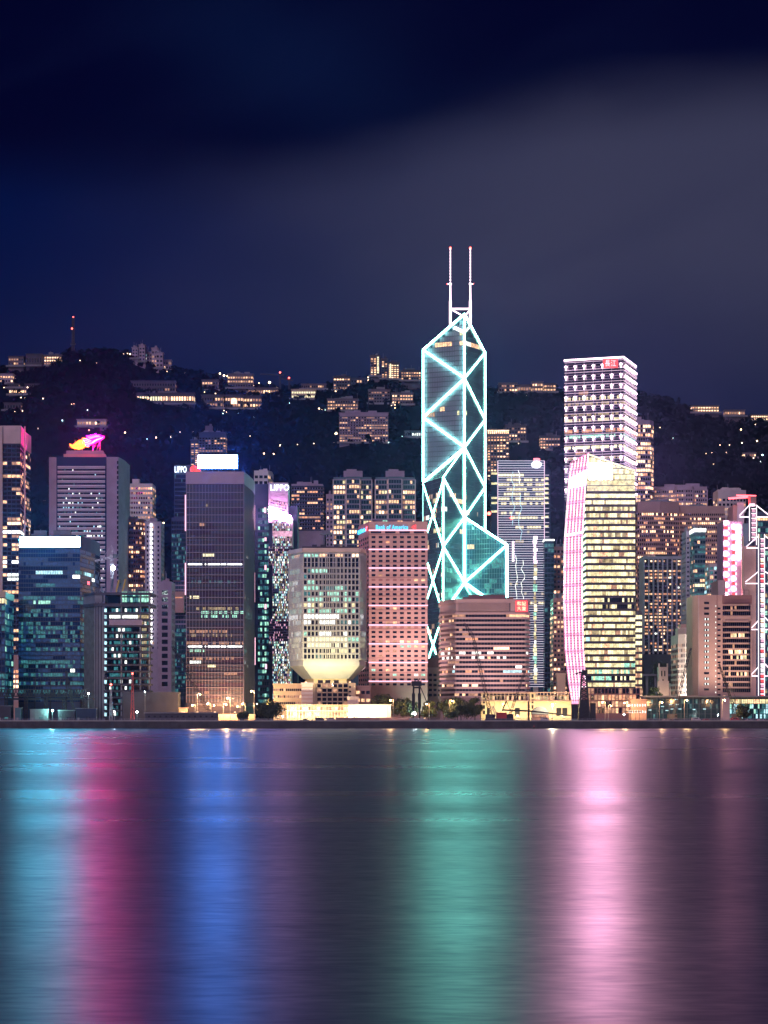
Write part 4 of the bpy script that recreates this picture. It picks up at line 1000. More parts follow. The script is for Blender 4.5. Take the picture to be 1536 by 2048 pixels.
tower('teal_glass_tower', 'slender teal glass tower with a white lit cap on the right', 'office tower', [(1389, 1840), (1411, 1840)], 1058, (1070, 1300), 24, 2, [('glass_teal', 0), ('teal_lit', .5), ('warm', .08)], (.85, .6), 'teal_wall', seed=126, crown=('white_lit', 1064, .5), rows={1175: (0, 1, 'yellow_hi', .7)})
tower('stepped_apartment', 'pale stepped apartment tower behind the truss bank on the right', 'apartment tower', [(1436, 2250), (1460, 2250), (1492, 2256)], 979, (995, 1280), 30, 3, RESD, (.6, .5), 'white_wall', seed=127)
tower('window_grid_block', 'small teal windowed block with a white grid left of the truss bank', 'office block', [(1419, 1800), (1453, 1800)], 1128, (1132, 1240), 12, 2.9, [('glass_teal', 0), ('teal_lit', .4), ('cyan_lit', .1), ('warm', .06)], (.72, .66), 'white_wall', seed=128, roof=False)

# ---- bank of hanging trusses at the right edge
def truss_bank():
    Y = 1750
    t = thing('truss_bank_tower', 'steel bank tower hung from white lit trusses at the right edge', 'skyscraper', (X(1500, Y), Y, GZ))
    b = MB()
    for px0, px1, top, yo, m in ((1449, 1488, 1040, 6, 'mauve_wall'), (1470, 1478, 1008, 10, 'pink_wall'), (1478, 1492, 1003, 9, 'pale_metal'), (1488, 1500, 1045, 8, 'teal_wall'), (1500, 1580, 1020, 12, 'navy_wall'), (1485, 1512, 1092, 0, 'pink_wall'), (1512, 1580, 1080, 2, 'navy_wall'), (1437, 1452, 1160, 2, 'cream_wall')):
        b.prism([(X(px0, Y), Y+yo), (X(px1, Y), Y+yo), (X(px1, Y), Y+40), (X(px0, Y), Y+40)], GZ, Z(top, Y), m)
    b.build('wall', t)
    r = random.Random(130)
    for x0, x1, a, c, yo in ((1450, 1462, 1040, 1215, 5.4), (1466, 1476, 1048, 1200, 5.4), (1476, 1486, 1048, 1112, 5.4)):
        py = a; k = 0
        while py < c:
            q = MB(); m = 'sign_pinkwhite' if k % 2 == 0 or x0 == 1476 else 'led_red'
            m = {'sign_pinkwhite': 'module_pink', 'led_red': 'sign_red'}[m]
            q.box((X((x0*2+x1)/3, Y), Y+yo, Z(py+4, Y)), ((x1-x0)*.5*Y/F, 1.2, 2.7), m); q.box((X((x0+x1*3)/4+1, Y), Y+yo, Z(py+5, Y)), ((x1-x0)*.2*Y/F, 1.2, 1.8), 'tube_white')
            q.build('service_module', t); py += 10.4; k += 1
    for px, a, c in ((1499, 1010, 1082), (1513, 1010, 1090), (1517, 1068, 1400), (1529, 1068, 1400)):
        q = MB(); q.beam(P(px, c, Y-3), P(px, a, Y-3), .65, 'tube_white', n=6); q.build('mast_pole', t)
    for x0, x1, a, c, st in ((1501, 1512, 1018, 1078, 9.5), (1519, 1529, 1078, 1395, 10)):
        py = a
        while py < c:
            q = MB(); q.box((X((x0+x1)/2, Y), Y-2.6, Z(py, Y)), ((x1-x0-2)*Y/F, .8, .6), 'tube_white'); q.box((X((x0+x1)/2, Y), Y-2.2, Z(py+4, Y)), ((x1-x0-4)*Y/F, .8, 2.0), r.choice(['white_lit', 'white_hi', 'pink_lit', 'sign_red', 'warm_hi']) if py > 1110 else 'pink_lit')
            q.build('mast_rung', t); py += st
    for yc, xo, w in ((1030, 1499, 20), (1092, 1517, 24), (1163, 1517, 26), (1255, 1517, 14), (1348, 1517, 14)):
        q = MB()
        q.beam(P(xo-w, yc+1, Y-3), P(xo, yc-20 if w > 15 else yc-14, Y-3), 0.8, 'tube_white', n=6); q.beam(P(xo-w, yc+4, Y-3), P(xo, yc+4, Y-3), 0.9, 'tube_white', n=6)
        q.beam(P(xo+13, yc-20, Y-3), P(xo+13+w+8, yc+2, Y-3), 0.9, 'tube_white', n=6); q.beam(P(xo+13, yc+4, Y-3), P(xo+13+w+8, yc+4, Y-3), 0.8, 'tube_white', n=6)
        q.build('truss', t)
    for k in range(30):
        q = MB(); py = 1030+k*12
        for j in range(8):
            x0 = X(1531+j*5 if py > 1080 else 1516+j*5, Y); yy = Y+1.8 if py > 1080 else Y+11.8
            q.quad((x0, yy, Z(py+8, Y)), (x0+1.6, yy, Z(py+8, Y)), (x0+1.6, yy, Z(py, Y)), (x0, yy, Z(py, Y)), r.choice(['teal_lit', 'green_lit', 'glass_teal', 'yellow_lo', 'glass_teal']) if k else 'warm')
        q.build('window_band', t)
    q = MB(); q.beam(P(1457, 997, Y+6), P(1500, 994, Y+6), 1.3, 'led_red'); q.beam(P(1473, 991, Y+6), P(1512, 992, Y+6), 1.2, 'led_red'); q.beam(P(1498, 992, Y+4), P(1500, 1012, Y+4), 1.6, 'sign_red'); q.box(P(1506, 1002, Y+4), (4.4, 3, 7), 'pink_dark'); q.box(P(1504, 1010, Y+2), (4, 2, 1.5), 'tube_pinkwhite'); q.build('roof_crane', t)
    q = MB(); q.box(P(1485, 1125, Y-1), (1.6, 1.6, 40), 'sand_wall'); q.build('pier', t)
truss_bank()
t, i = tower('beige_balcony_tower', 'beige concrete tower with tray shaped balconies stacked up its right bay', 'office tower', [(1385, 1492), (1397, 1480), (1503, 1480)], 1190, (1203, 1388), 17, 4, [(DK, 0)], body='beige_wall', skip=set(range(17)), roof=False, depth=30)
def balcony_tower(t):
    Y = 1480; r = random.Random(140)
    for k in range(17):
        py = 1206+k*10.8
        q = MB(); q.box((X(1413, Y), Y-.05, Z(py, Y)), (3.2, .3, 1.4), 'glass'); lit = 'white_lit' if 2 < k < 16 and k != 13 else 'glass'
        q.box((X(1410.5, Y), Y-.12, Z(py, Y)), (.6, .3, 1.3), lit); q.box((X(1416, Y), Y-.12, Z(py, Y)), (.5, .3, 1.3), lit); q.build('window', t)
        q = MB(); q.box((X(1438, Y), Y-.05, Z(py+11, Y)), (1.9, .3, 1.1), 'glass'); q.box((X(1431.5, Y), Y-.05, Z(py+6, Y)), (.35, .3, .9), 'white_lit'); q.build('window', t)
    for k in range(16):
        py = 1210+k*11
        if k == 2:
            q = MB(); q.box((X(1473, Y), Y-1, Z(py+5, Y)), (17.6, 2, 3.4), 'beige_wall'); q.build('balcony', t); continue
        q = MB(); x0, x1 = X(1445, Y), X(1501, Y); n = 14
        for j in range(n):
            lo = r.choice(['warm_hi', 'yellow_lit', 'warm', 'glass']) if k in (5, 8, 9, 12) and .15 < j/n < .8 else ('warm_lo' if r.random() < .06 else 'glass')
            u0, u1 = x0+(x1-x0)*(j+.04)/n, x0+(x1-x0)*(j+.96)/n; q.quad((u0, Y-.3, Z(py+9.5, Y)), (u1, Y-.3, Z(py+9.5, Y)), (u1, Y-.3, Z(py+2, Y)), (u0, Y-.3, Z(py+2, Y)), lo)
        q.build('window_band', t)
        q = MB(); a = [(x0, Y-.25), (x0+1.6, Y-2.8), (x1-1.6, Y-2.8), (x1, Y-.25)]; q.prism(a, Z(py+1.5, Y), Z(py-1.5, Y), 'beige_wall'); q.build('balcony', t)
    q = MB(); q.box((X(1474, Y), Y-.4, Z(1199, Y)), (19, .8, 5.5), 'pink_dark'); q.box((X(1434, Y), Y-.3, (Z(1190, Y)+GZ)/2), (.3, .5, Z(1190, Y)-GZ), 'pink_dark'); q.box((X(1397.5, Y), Y-.1, (Z(1190, Y)+GZ)/2), (.25, .3, Z(1190, Y)-GZ), 'white_wall')
    q.beam(P(1489, 1190, Y+4), P(1489, 1180, Y+4), .2, 'black_steel'); q.beam(P(1489, 1180, Y+4), P(1498, 1180, Y+4), .2, 'black_steel'); q.beam(P(1498, 1180, Y+4), P(1498, 1190, Y+4), .2, 'black_steel'); q.build('wall_trim', t)
balcony_tower(t)
t, i = tower('curved_stone_building', 'old rounded stone building floodlit white left of the beige balcony tower', 'building', [(1352, 1572), (1356, 1558), (1370, 1550), (1388, 1550)], 1268, (1285, 1390), 10, 1.7, [('glass_dim', 0), ('warm_lo', .2)], (.5, .6), 'cream_wall', seed=145, roof=False)
b = MB(); b.prism([(X(1360, 1550), 1560), (X(1370, 1550), 1554), (X(1388, 1550), 1554), (X(1388, 1550), 1575), (X(1360, 1550), 1575)], i['zt'], i['zt']+4.5, 'cream_wall'); b.prism([(X(1366, 1550), 1562), (X(1388, 1550), 1558), (X(1388, 1550), 1575), (X(1366, 1550), 1575)], i['zt']+4.5, i['zt']+7, 'beige_wall'); b.build('upper_tier', t)

# ---- tower under construction
def building_site():
    Y = 1420; r = random.Random(150)
    t = thing('unfinished_tower', 'half built concrete tower of open floors with work lights at the left', 'building', (X(230, Y), Y, GZ))
    b = MB(); b.prism([(X(162, Y), Y+14), (X(190, Y), Y), (X(208, Y), Y), (X(208, Y), Y+30), (X(162, Y), Y+30)], GZ, Z(1210, Y), 'concrete'); b.build('concrete_core', t)
    b = MB(); b.prism([(X(189, Y), Y-.8), (X(208, Y), Y-.8), (X(208, Y), Y), (X(189, Y), Y)], GZ, Z(1205, Y), 'grey_wall')
    for px in (192, 197, 203): b.box((X(px, Y), Y-1.1, (GZ+Z(1205, Y))/2), (.6, .5, Z(1205, Y)-GZ), 'dark_wall')
    b.build('core_column', t)
    b = MB(); b.prism([(X(160, Y), Y+13), (X(189, Y), Y-2), (X(303, Y), Y-2), (X(303, Y), Y+30), (X(160, Y), Y+30)], Z(1213, Y), Z(1207, Y), 'dark_wall'); b.prism([(X(161, Y), Y+13), (X(190, Y), Y-1.5), (X(303, Y), Y-1.5), (X(303, Y), Y+30), (X(161, Y), Y+30)], Z(1190, Y), Z(1185, Y), 'dark_wall')
    b.prism([(X(162, Y), Y+14), (X(190, Y), Y-.5), (X(205, Y), Y-.5), (X(205, Y), Y+30), (X(162, Y), Y+30)], Z(1207, Y), Z(1190, Y), 'grey_wall'); b.build('top_deck', t)
    b = MB(); b.box((X(252, Y), Y+18, (GZ+Z(1190, Y))/2), (X(296, Y)-X(209, Y), 1, Z(1190, Y)-GZ), 'dark_wall'); b.build('back_wall', t)
    for k in range(17):
        py = 1226+k*13; q = MB(); q.box(((X(208, Y)+X(300, Y))/2, Y+8, Z(py, Y)), (X(300, Y)-X(208, Y), 20, 1.0 if k != 5 else 1.0), 'dark_wall'); q.build('floor_slab', t)
    b = MB(); b.box(((X(214, Y)+X(290, Y))/2, Y-2.2, Z(1245, Y)), (X(282, Y)-X(216, Y), .4, 3.4), 'mauve_wall'); b.build('hoarding', t)
    for px in (209, 243, 281, 299): q = MB(); q.box((X(px, Y), Y-.6, (GZ+Z(1190, Y))/2), (.9, .9, Z(1190, Y)-GZ), 'grey_wall'); q.build('column', t)
    for k in range(17):
        q = MB(); q.box((X(211.5, Y), Y-.9, Z(1220+k*13+1, Y)), (1.3, .5, 2.2), 'cyan_lit' if k not in (10, 12) else 'glass'); q.build('stair_light', t)
    for k in range(17):
        q = MB(); py = 1219+k*13
        for j in range(18):
            px = 217+j*4.4
            m = 'white_lit' if k == 1 and px < 270 else 'yellow_lo' if k == 1 else ('white_lit' if r.random() < (.16 if k < 9 else .1) else 'teal_lit' if r.random() < .55 else None)
            if k in (9, 12) and r.random() < .6: m = None
            if m: q.quad((X(px, Y), Y+5, Z(py+4, Y)), (X(px+4, Y), Y+5, Z(py+4, Y)), (X(px+4, Y), Y+5, Z(py-2.5, Y)), (X(px, Y), Y+5, Z(py-2.5, Y)), m)
        for j in range(3): px = 284+j*3.4; q.quad((X(px, Y), Y-.4, Z(py+4, Y)), (X(px+2.4, Y), Y-.4, Z(py+4, Y)), (X(px+2.4, Y), Y-.4, Z(py-2, Y)), (X(px, Y), Y-.4, Z(py-2, Y)), 'yellow_lo' if 0 < k < 8 else 'glass')
        q.build('lit_bay', t)
    for k in range(2):
        q = MB()
        for j in range(10):
            px = 243+j*5.6; q.quad((X(px, Y), Y+2, Z(1204-k*12, Y)), (X(px+4.6, Y), Y+2, Z(1204-k*12, Y)), (X(px+4.6, Y), Y+2, Z(1195-k*12, Y)), (X(px, Y), Y+2, Z(1195-k*12, Y)), 'green_lit' if j > 5 or r.random() < .4 else 'teal_lit')
        q.build('lit_bay', t)
    q = MB()
    for j in range(28): px = 190+j*4.1; q.beam(P(px, 1185, Y-1), P(px, 1178-r.uniform(0, 5), Y-1), .22, 'thin_metal')
    for py in (1178, 1182): q.beam(P(190, py, Y-1), P(302, py, Y-1), .16, 'thin_metal')
    q.build('edge_rails', t)
    q = MB()
    for px, x2, h, m in ((222, 226, 26, 'teal_wall'), (232, 238, 24, 'yellow_paint'), (245, 251, 26, 'yellow_paint'), (236, 241, 18, 'teal_wall'), (204, 203, 10, 'teal_wall')): q.beam(P(px, 1184, Y+6), P(x2, 1184-h, Y+6), 1.1, m)
    q.build('formwork_props', t)
    c = thing('tower_crane', 'small tower crane on top of the half built tower', 'crane', tuple(P(222, 1185, Y+12)))
    q = MB(); lattice(q, P(224, 1185, Y+12), P(224, 1108, Y+12), 1.6, 1.6, 14, 'thin_metal'); q.build('mast', c)
    q = MB(); lattice(q, P(232, 1112, Y+12), P(190, 1122, Y+12), 1.3, .8, 12, 'pale_metal'); q.beam(P(225, 1108, Y+12), P(223, 1090, Y+12), .3, 'pale_metal'); q.beam(P(223, 1090, Y+12), P(205, 1117, Y+12), .2, 'pale_metal'); q.beam(P(223, 1090, Y+12), P(232, 1112, Y+12), .2, 'pale_metal'); q.build('jib', c)
    q = MB(); q.box(P(231, 1112, Y+12), (3, 2, 2.4), 'dark_wall'); q.build('cab', c)
    c = thing('site_floodlight', 'dazzling white floodlight on the mast above the half built tower', 'floodlight', tuple(P(226, 1150, Y+8)))
    q = MB(); q.beam(P(226, 1150, Y+8), P(226, 1138, Y+8), .4, 'thin_metal'); q.build('bracket', c)
    q = MB(); q.ball(P(226, 1136, Y+7), 1.3, 'lamp_white', 10); q.build('lamp', c)
building_site()
# ------------------------------------------------------------------ houses on the hill
LO = {'d': [('glass', 0), ('warm_lo', .25), ('warm', .12)], 'm': [('glass', 0), ('warm', .3), ('warm_lo', .25), ('warm_hi', .12)], 'b': [('warm_lo', 0), ('warm_hi', .5), ('warm', .25), ('yellow_hi', .15)],
      'y': [('yellow_hi', 0), ('yellow_hi', .8), ('warm_hi', .2)], 'c': [('glass', 0), ('cyan_lit', .3), ('white_lit', .2)]}
HOUSES = [  # px0, px1, top, base, storeys, light, wall, ridge?, name, label
 (17, 47, 713, 731, 2, 'm', 'hill_wall', 1, 'ridge_house', 'small lit house on the ridge at the far left end'),
 (52, 84, 708, 730, 1, 'n', 'dark_wall', 1, 'ridge_house', 'unlit dark block between two lit houses on the left ridge'),
 (88, 123, 710, 730, 3, 'b', 'hill_wall', 1, 'ridge_house', 'bright lit house left of the tall radio mast'),
 (264, 276, 695, 716, 3, 'n', 'mauve_wall', 1, 'stacked_apartments', 'pale unlit cube tower highest left in the stacked hilltop complex'),
 (278, 290, 690, 722, 4, 'n', 'mauve_wall', 1, 'stacked_apartments', 'pale tall stair tower, tallest of the stacked hilltop complex'),
 (284, 304, 704, 728, 3, 'c', 'mauve_wall', 0, 'stacked_apartments', 'terraced pale block lit green in the middle of the stacked hilltop complex'),
 (303, 315, 696, 735, 4, 'm', 'mauve_wall', 0, 'stacked_apartments', 'pale stair tower second tallest in the stacked hilltop complex'),
 (312, 326, 705, 735, 3, 'n', 'mauve_wall', 1, 'stacked_apartments', 'low pale cube right of the second stair tower of the hilltop complex'),
 (326, 342, 720, 739, 2, 'm', 'mauve_wall', 0, 'stacked_apartments', 'rightmost pale cube stepping down the hilltop complex'),
 (0, 26, 748, 766, 2, 'm', 'mauve_wall', 0, 'hillside_house', 'pale lit house below the left ridge at the picture edge'),
 (18, 70, 777, 788, 1, 'b', 'hill_wall', 0, 'long_villa', 'long low villa with a row of bright orange rooms at the far left'),
 (15, 98, 768, 774, 1, 'd', 'dark_wall', 0, 'road_wall', 'long thin lit road terrace above the long low villa'),
 (8, 42, 806, 819, 1, 'd', 'dark_wall', 0, 'hillside_house', 'dim greenish house among trees under the long low villa'),
 (262, 350, 762, 784, 2, 'd', 'dark_wall', 0, 'hillside_apartments', 'long dim apartment range above the row of nine lit bays'),
 (268, 388, 786, 806, 1, 'b', 'dark_wall', 0, 'hillside_apartments', 'long low range with nine glowing bays right of the radio mast hill'),
 (154, 212, 839, 852, 1, 'b', 'mauve_wall', 0, 'hillside_villa', 'white lit villa terrace just above the neon flame'),
 (404, 436, 760, 779, 2, 'd', 'hill_wall', 0, 'hillside_house', 'pale gabled house alone on the slope left of the lit ridge row'),
 (455, 506, 748, 775, 3, 'm', 'hill_wall', 1, 'ridge_apartments', 'orange lit stepped apartments below the small ridge cranes'),
 (403, 446, 790, 815, 2, 'd', 'dark_wall', 0, 'hillside_mansion', 'dim grey mansion with a lit doorway left of the arched mansion'),
 (450, 486, 790, 816, 2, 'm', 'dark_wall', 0, 'hillside_mansion', 'grey mansion with a tall lit arch'),
 (488, 522, 792, 816, 2, 'm', 'dark_wall', 0, 'hillside_mansion', 'grey mansion with two glowing ground floor rooms right of the arched mansion'),
 (496, 556, 776, 790, 1, 'b', 'hill_wall', 0, 'long_villa', 'long bright villa row beneath the ridge cranes'),
 (583, 631, 779, 797, 2, 'y', 'sand_wall', 0, 'floodlit_mansion', 'brilliant yellow floodlit mansion in the middle of the hill'),
 (603, 652, 768, 777, 1, 'd', 'hill_wall', 1, 'ridge_house', 'long low ridge house just above the yellow floodlit mansion'),
 (655, 716, 798, 820, 3, 'm', 'hill_wall', 0, 'hillside_apartments', 'pink lit terraced apartments right of the yellow floodlit mansion'),
 (667, 700, 753, 779, 4, 'm', 'dark_wall', 1, 'ridge_apartments', 'dark ridge block speckled with lit windows left of the ridge tower trio'),
 (702, 735, 756, 776, 2, 'd', 'navy_wall', 1, 'ridge_apartments', 'low dim block joining the dark speckled ridge block'),
 (679, 776, 826, 884, 10, 'd', 'mauve_wall', 0, 'slab_apartments', 'big pale apartment slab on the hill left of the prism tower'),
 (741, 759, 711, 751, 8, 'm', 'hill_wall', 1, 'ridge_tower', 'tallest ridge apartment tower of the trio left of the prism tower'),
 (763, 775, 717, 756, 8, 'm', 'dark_wall', 1, 'ridge_tower', 'narrow dark middle tower of the ridge trio'),
 (777, 798, 725, 757, 7, 'b', 'dark_wall', 1, 'ridge_tower', 'shortest ridge tower of the trio with a lit stairwell'),
 (802, 842, 741, 760, 3, 'm', 'dark_wall', 1, 'ridge_apartments', 'low lit ridge terrace touching the prism tower'),
 (737, 780, 779, 806, 4, 'd', 'hill_wall', 0, 'hillside_apartments', 'pale balconied block under the ridge trio'),
 (784, 826, 786, 808, 3, 'm', 'hill_wall', 0, 'hillside_apartments', 'pale balconied block with one bright room left of the prism tower'),
 (810, 846, 862, 874, 1, 'c', 'teal_wall', 0, 'hillside_house', 'teal lit roadside pavilion beside the left edge of the prism tower'),
 (381, 397, 880, 935, 12, 'm', 'navy_wall', 0, 'hill_apartment_tower', 'dark narrow apartment wing lit warm left of the roof tank tower'),
 (398, 452, 865, 940, 13, 'd', 'navy_wall', 0, 'hill_apartment_tower', 'dark blue apartment tower with a roof tank behind the blue white billboard'),
 (998, 1034, 766, 784, 2, 'm', 'hill_wall', 1, 'ridge_house', 'lit ridge house just right of the prism tower'),
 (1036, 1062, 770, 784, 1, 'm', 'hill_wall', 1, 'ridge_house', 'low dim ridge house between two lit houses right of the prism tower'),
 (1064, 1086, 763, 783, 2, 'm', 'hill_wall', 1, 'ridge_house', 'ridge house with a glaring porch light right of the prism tower'),
 (1088, 1112, 767, 783, 2, 'm', 'dark_wall', 1, 'ridge_house', 'lit ridge house nearest to the star light tower'),
 (975, 1018, 860, 960, 16, 'm', 'dark_wall', 0, 'hill_apartment_tower', 'dark hillside apartment tower with a glowing orange roof terrace'),
 (1012, 1052, 850, 882, 4, 'm', 'dark_wall', 0, 'hillside_house', 'pinkish house with lit windows above the light line tower'),
 (1080, 1120, 872, 898, 4, 'm', 'dark_wall', 0, 'hillside_apartments', 'leaning lit block on the slope left of the star light tower'),
 (1384, 1438, 811, 824, 2, 'b', 'hill_wall', 1, 'ridge_villa', 'bright lit villa row on the right ridge'),
 (1450, 1490, 820, 831, 1, 'b', 'hill_wall', 1, 'ridge_villa', 'single lit villa halfway along the right ridge'),
 (1503, 1560, 829, 841, 2, 'b', 'hill_wall', 0, 'ridge_villa', 'bright villa at the right end of the ridge'),
 (1486, 1512, 906, 914, 1, 'm', 'hill_wall', 0, 'hillside_house', 'small lit house low on the dark right slope'),
]
LO['n'] = [('glass', 0), ('warm_lo', .04)]
def hill_houses():
    for k, (a, c, top, base, nf, l, w, ridge, name, label) in enumerate(HOUSES):
        Y = YR-30 if ridge else hit((a+c)/2, base)-6
        zb = min(terrain(X(a, Y), Y), terrain(X(c, Y), Y), terrain(X(a, Y), Y+16), Z(base, Y))-3
        cat = {'ridge_tower': 'apartment tower', 'hill_apartment_tower': 'apartment tower', 'slab_apartments': 'apartment block', 'stacked_apartments': 'apartment block'}.get(name, 'building' if 'apartments' in name else 'wall' if name == 'road_wall' else 'house')
        h = base-top; cw = 3.4 if h > 12 else 2.8
        t, i = tower(name, label, cat, [(a, Y), (c, Y)], top, (top+h*.12, base), nf, cw if l != 'y' else 3, LO[l], (.6, .46), w, depth=16, base=zb, seed=200+k, run=.35, rowvar=.7, roof=(nf > 2),
                     belts=('hill_wall', .16, .8) if name == 'slab_apartments' else None)
        q = MB(); x0, x1 = X(a, Y), X(c, Y)
        # flat roof slab with an overhang, a terrace wall below
        q.box(((x0+x1)/2, Y+8, i['zt']+.3), (x1-x0+2, 18, .6), w); q.build('roof', t)
        q = MB(); q.box(((x0+x1)/2, Y-4, Z(base, Y)-1.2), (x1-x0+6, 1, 2.4), 'grey_wall'); q.build('terrace_wall', t)
        if label.startswith('grey mansion with a tall'):
            q = MB(); xm = X(468, Y); zz = Z(802, Y); q.poly([(xm+4*math.cos(s*math.pi/10), Y-.3, zz+4*math.sin(s*math.pi/10)) for s in range(11)]+[(xm-4, Y-.3, zz-4), (xm+4, Y-.3, zz-4)], 'warm_hi'); q.build('lit_arch', t)
        if 'roof tank' in label and name == 'hill_apartment_tower' and a > 390:
            q = MB(); q.box((X(417, Y), Y+8, i['zt']+4.5), (9, 8, 9), 'hill_wall'); q.box((X(420, Y), Y+8, i['zt']+10), (3, 3, 3), 'hill_wall'); q.build('roof_tank', t)
        if 'orange roof terrace' in label:
            q = MB(); q.box(((x0+x1)/2, Y-1, i['zt']-.8), (x1-x0, 1, 1.0), 'warm_hi')
            for s in range(11): q.box((x0+(x1-x0)*(s+.5)/11, Y-1, i['zt']-3), (1.2, .6, 3), 'warm_hi')
            q.build('roof_terrace_lights', t)
        if 'lit stairwell' in label or 'tallest ridge apartment' in label:
            q = MB(); xm = X(a+4 if 'tallest' not in label else a+15, Y)
            for s in range(9): q.box((xm, Y-.5, Z(top+4+s*(h-6)/9, Y)), (1.8, .6, 1.8), 'yellow_hi')
            q.build('stairwell_lights', t)
hill_houses()
def hill_extras():
    # radio mast
    Y = YR-10; t = thing('radio_mast', 'tall thin dark radio mast with red lights on the highest hilltop', 'radio mast', tuple(P(146, 705, Y)))
    q = MB(); lattice(q, P(146, 706, Y), P(146.5, 636, Y), 3.2, 2.2, 22, 'black_steel', .9); q.box(P(146, 688, Y), (7, 5, 2), 'black_steel'); q.box(P(146, 657, Y), (6, 3, 1), 'black_steel'); q.build('lattice_mast', t)
    q = MB(); q.ball(P(146.5, 634, Y), .9, 'beacon_red', 6); q.build('beacon', t)
    q = MB(); q.ball(P(144, 657, Y-2), 1.2, 'beacon_red', 6); q.build('beacon', t)
    for bx, tip, lab in ((560, (520, 748), 'thin ridge crane with a red light above the bright villa row'), (578, (562, 757), 'shorter thin ridge crane beside the taller one')):
        t = thing('ridge_crane', lab, 'crane', tuple(P(bx, 776, YR-60))); top = 746 if bx == 560 else 757; Yc = YR-60
        q = MB(); lattice(q, P(bx, 778, Yc), P(bx, top, Yc), 2, 2, 10, 'black_steel', .6); q.build('mast', t)
        q = MB(); lattice(q, P(bx+8, top+4, Yc), P(*tip, Yc), 1.6, 1, 12, 'black_steel', .5); q.build('jib', t)
        q = MB(); q.ball(P(bx, top-1, Yc), 1.3, 'beacon_red', 6); q.build('beacon', t)
    # lamps scattered over the slopes
    pts = {'warm': [(247, 708), (255, 707), (260, 708, 1.7), (272, 720), (279, 719), (286, 726), (289, 731, 1.8), (295, 730, 1.8), (160, 721), (193, 725, 1.5), (222, 730, 1.9), (260, 735, 2.1), (370, 744, 1.5), (30, 757, 1.8), (8, 775), (86, 797, 1.3), (90, 806), (70, 801), (135, 808), (143, 808), (148, 808),
                    (42, 795), (45, 822), (250, 865, 1.6), (249, 871), (312, 875, 1.6), (312, 881, 1.4), (342, 874, 1.6), (360, 864), (385, 865), (387, 863), (440, 747, 2), (448, 751, 2.2), (455, 752, 2), (420, 759, 1.5), (539, 765, 2.6), (518, 766), (507, 771), (416, 814, 1.8), (444, 807), (555, 775),
                    (638, 817, 1.4), (561, 891, 2.1), (595, 889), (628, 887, 1.3), (528, 907, 1.5), (547, 908, 1.4), (668, 886), (684, 886, 1.4), (672, 867, 3.0), (672, 782, 2.2), (660, 776, 1.6), (650, 775, 1.5), (737, 760, 1.8), (736, 755, 1.5), (1082, 777, 2.4), (1046, 850, 1.8), (1108, 853, 1.6), (1039, 849),
                    (1433, 763+85, 1.5), (1482, 859, 1.8), (1440, 890), (1459, 890), (1484, 886, 1.3), (1514, 882, 1.8), (1424, 906, 1.4), (1453, 905), (1518, 903), (1446, 924), (1427, 928), (1344, 877, 1.3), (1320, 855), (1434, 848, 1.4), (1412, 907), (76, 857, 1.2), (90, 1004, 2.6), (484, 1022), (500, 700+172, 1.0),
                    (610, 1072, 1.4), (618, 1069, 1.5), (626, 1067, 1.6), (600, 1075), (606, 1041, 1.4), (620, 1042, 1.2), (641, 1043, 1.8), (1318, 1046), (340, 1045, 1.2), (318, 1043, 1.4), (327, 1046, 1.6)],
           'cool': [(124, 841, 2.0), (128, 820), (175, 820), (202, 820), (210, 833), (219, 845), (728, 882, 2.0), (743, 880, 2.0), (758, 876, 2.0), (770, 874, 1.6), (294, 878), (205, 855), (446, 827), (476, 827), (508, 833), (1346, 876), (624, 838), (1525, 910, 1.6), (1466, 919)]}
    near = {(124, 841): 'beside the terrace above the neon flame', (672, 867): 'flaring in a star left of the big pale slab', (90, 1004): 'low between the cream crowned tower and the flame sign tower'}
    rr = random.Random(321)
    for h in HOUSES:
        for _ in range(rr.randint(1, 3)):
            px = rr.uniform(h[0]-12, h[1]+14); py = h[3]+rr.uniform(-2, 9)
            if not 846 < px < 976 and not 1126 < px < 1276 and py > 742: pts['warm' if rr.random() < .8 else 'cool'].append((round(px), round(py), rr.choice([.8, 1, 1, 1.3])))
    n = 0
    def whereabouts(px, py):
        c = [(abs(px-(h[0]+h[1])/2)+2*abs(py-h[3]), h) for h in HOUSES]; return min(c, key=lambda e: e[0])[1]
    protos = {}
    for kind, arr in pts.items():
        for e in arr:
            px, py = e[:2]; r = (e[2] if len(e) > 2 else 1.0)*.62
            Y = hit(px, py+2)-3; top = P(px, py, Y); zb = terrain(top.x, Y)-.5; key = (kind, round(r, 1))
            size = 'small' if r < .7 else 'bright' if r < 1.2 else 'very bright'
            lab = '%s %s lamp %s' % (size, 'amber' if kind == 'warm' else 'bluish white', 'on the wooded hillside')
            if (px, py) in near: lab = '%s lamp %s' % ('amber' if kind == 'warm' else 'green white', near[(px, py)])
            if top.z-zb < 3: zb = top.z-6
            if key not in protos:
                t = thing('hillside_lamp', lab, 'lamp', (top.x, Y, top.z), 'lamps scattered over the dark hillside')
                q = MB(); q.ball((top.x, Y, top.z), r, 'lamp_hill' if kind == 'warm' else 'lamp_cool', 8); q.build('lamp_head', t)
                q = MB(); q.beam((top.x, Y+r, top.z-8), (top.x, Y+r, top.z), .3, 'thin_metal'); q.build('lamp_post', t); protos[key] = t
            else: dup(protos[key], (top.x, Y, top.z), lab)
            n += 1
    # wooded cover: thousands of crowns, one mass nobody could count
    r = random.Random(77); v = []; f = []
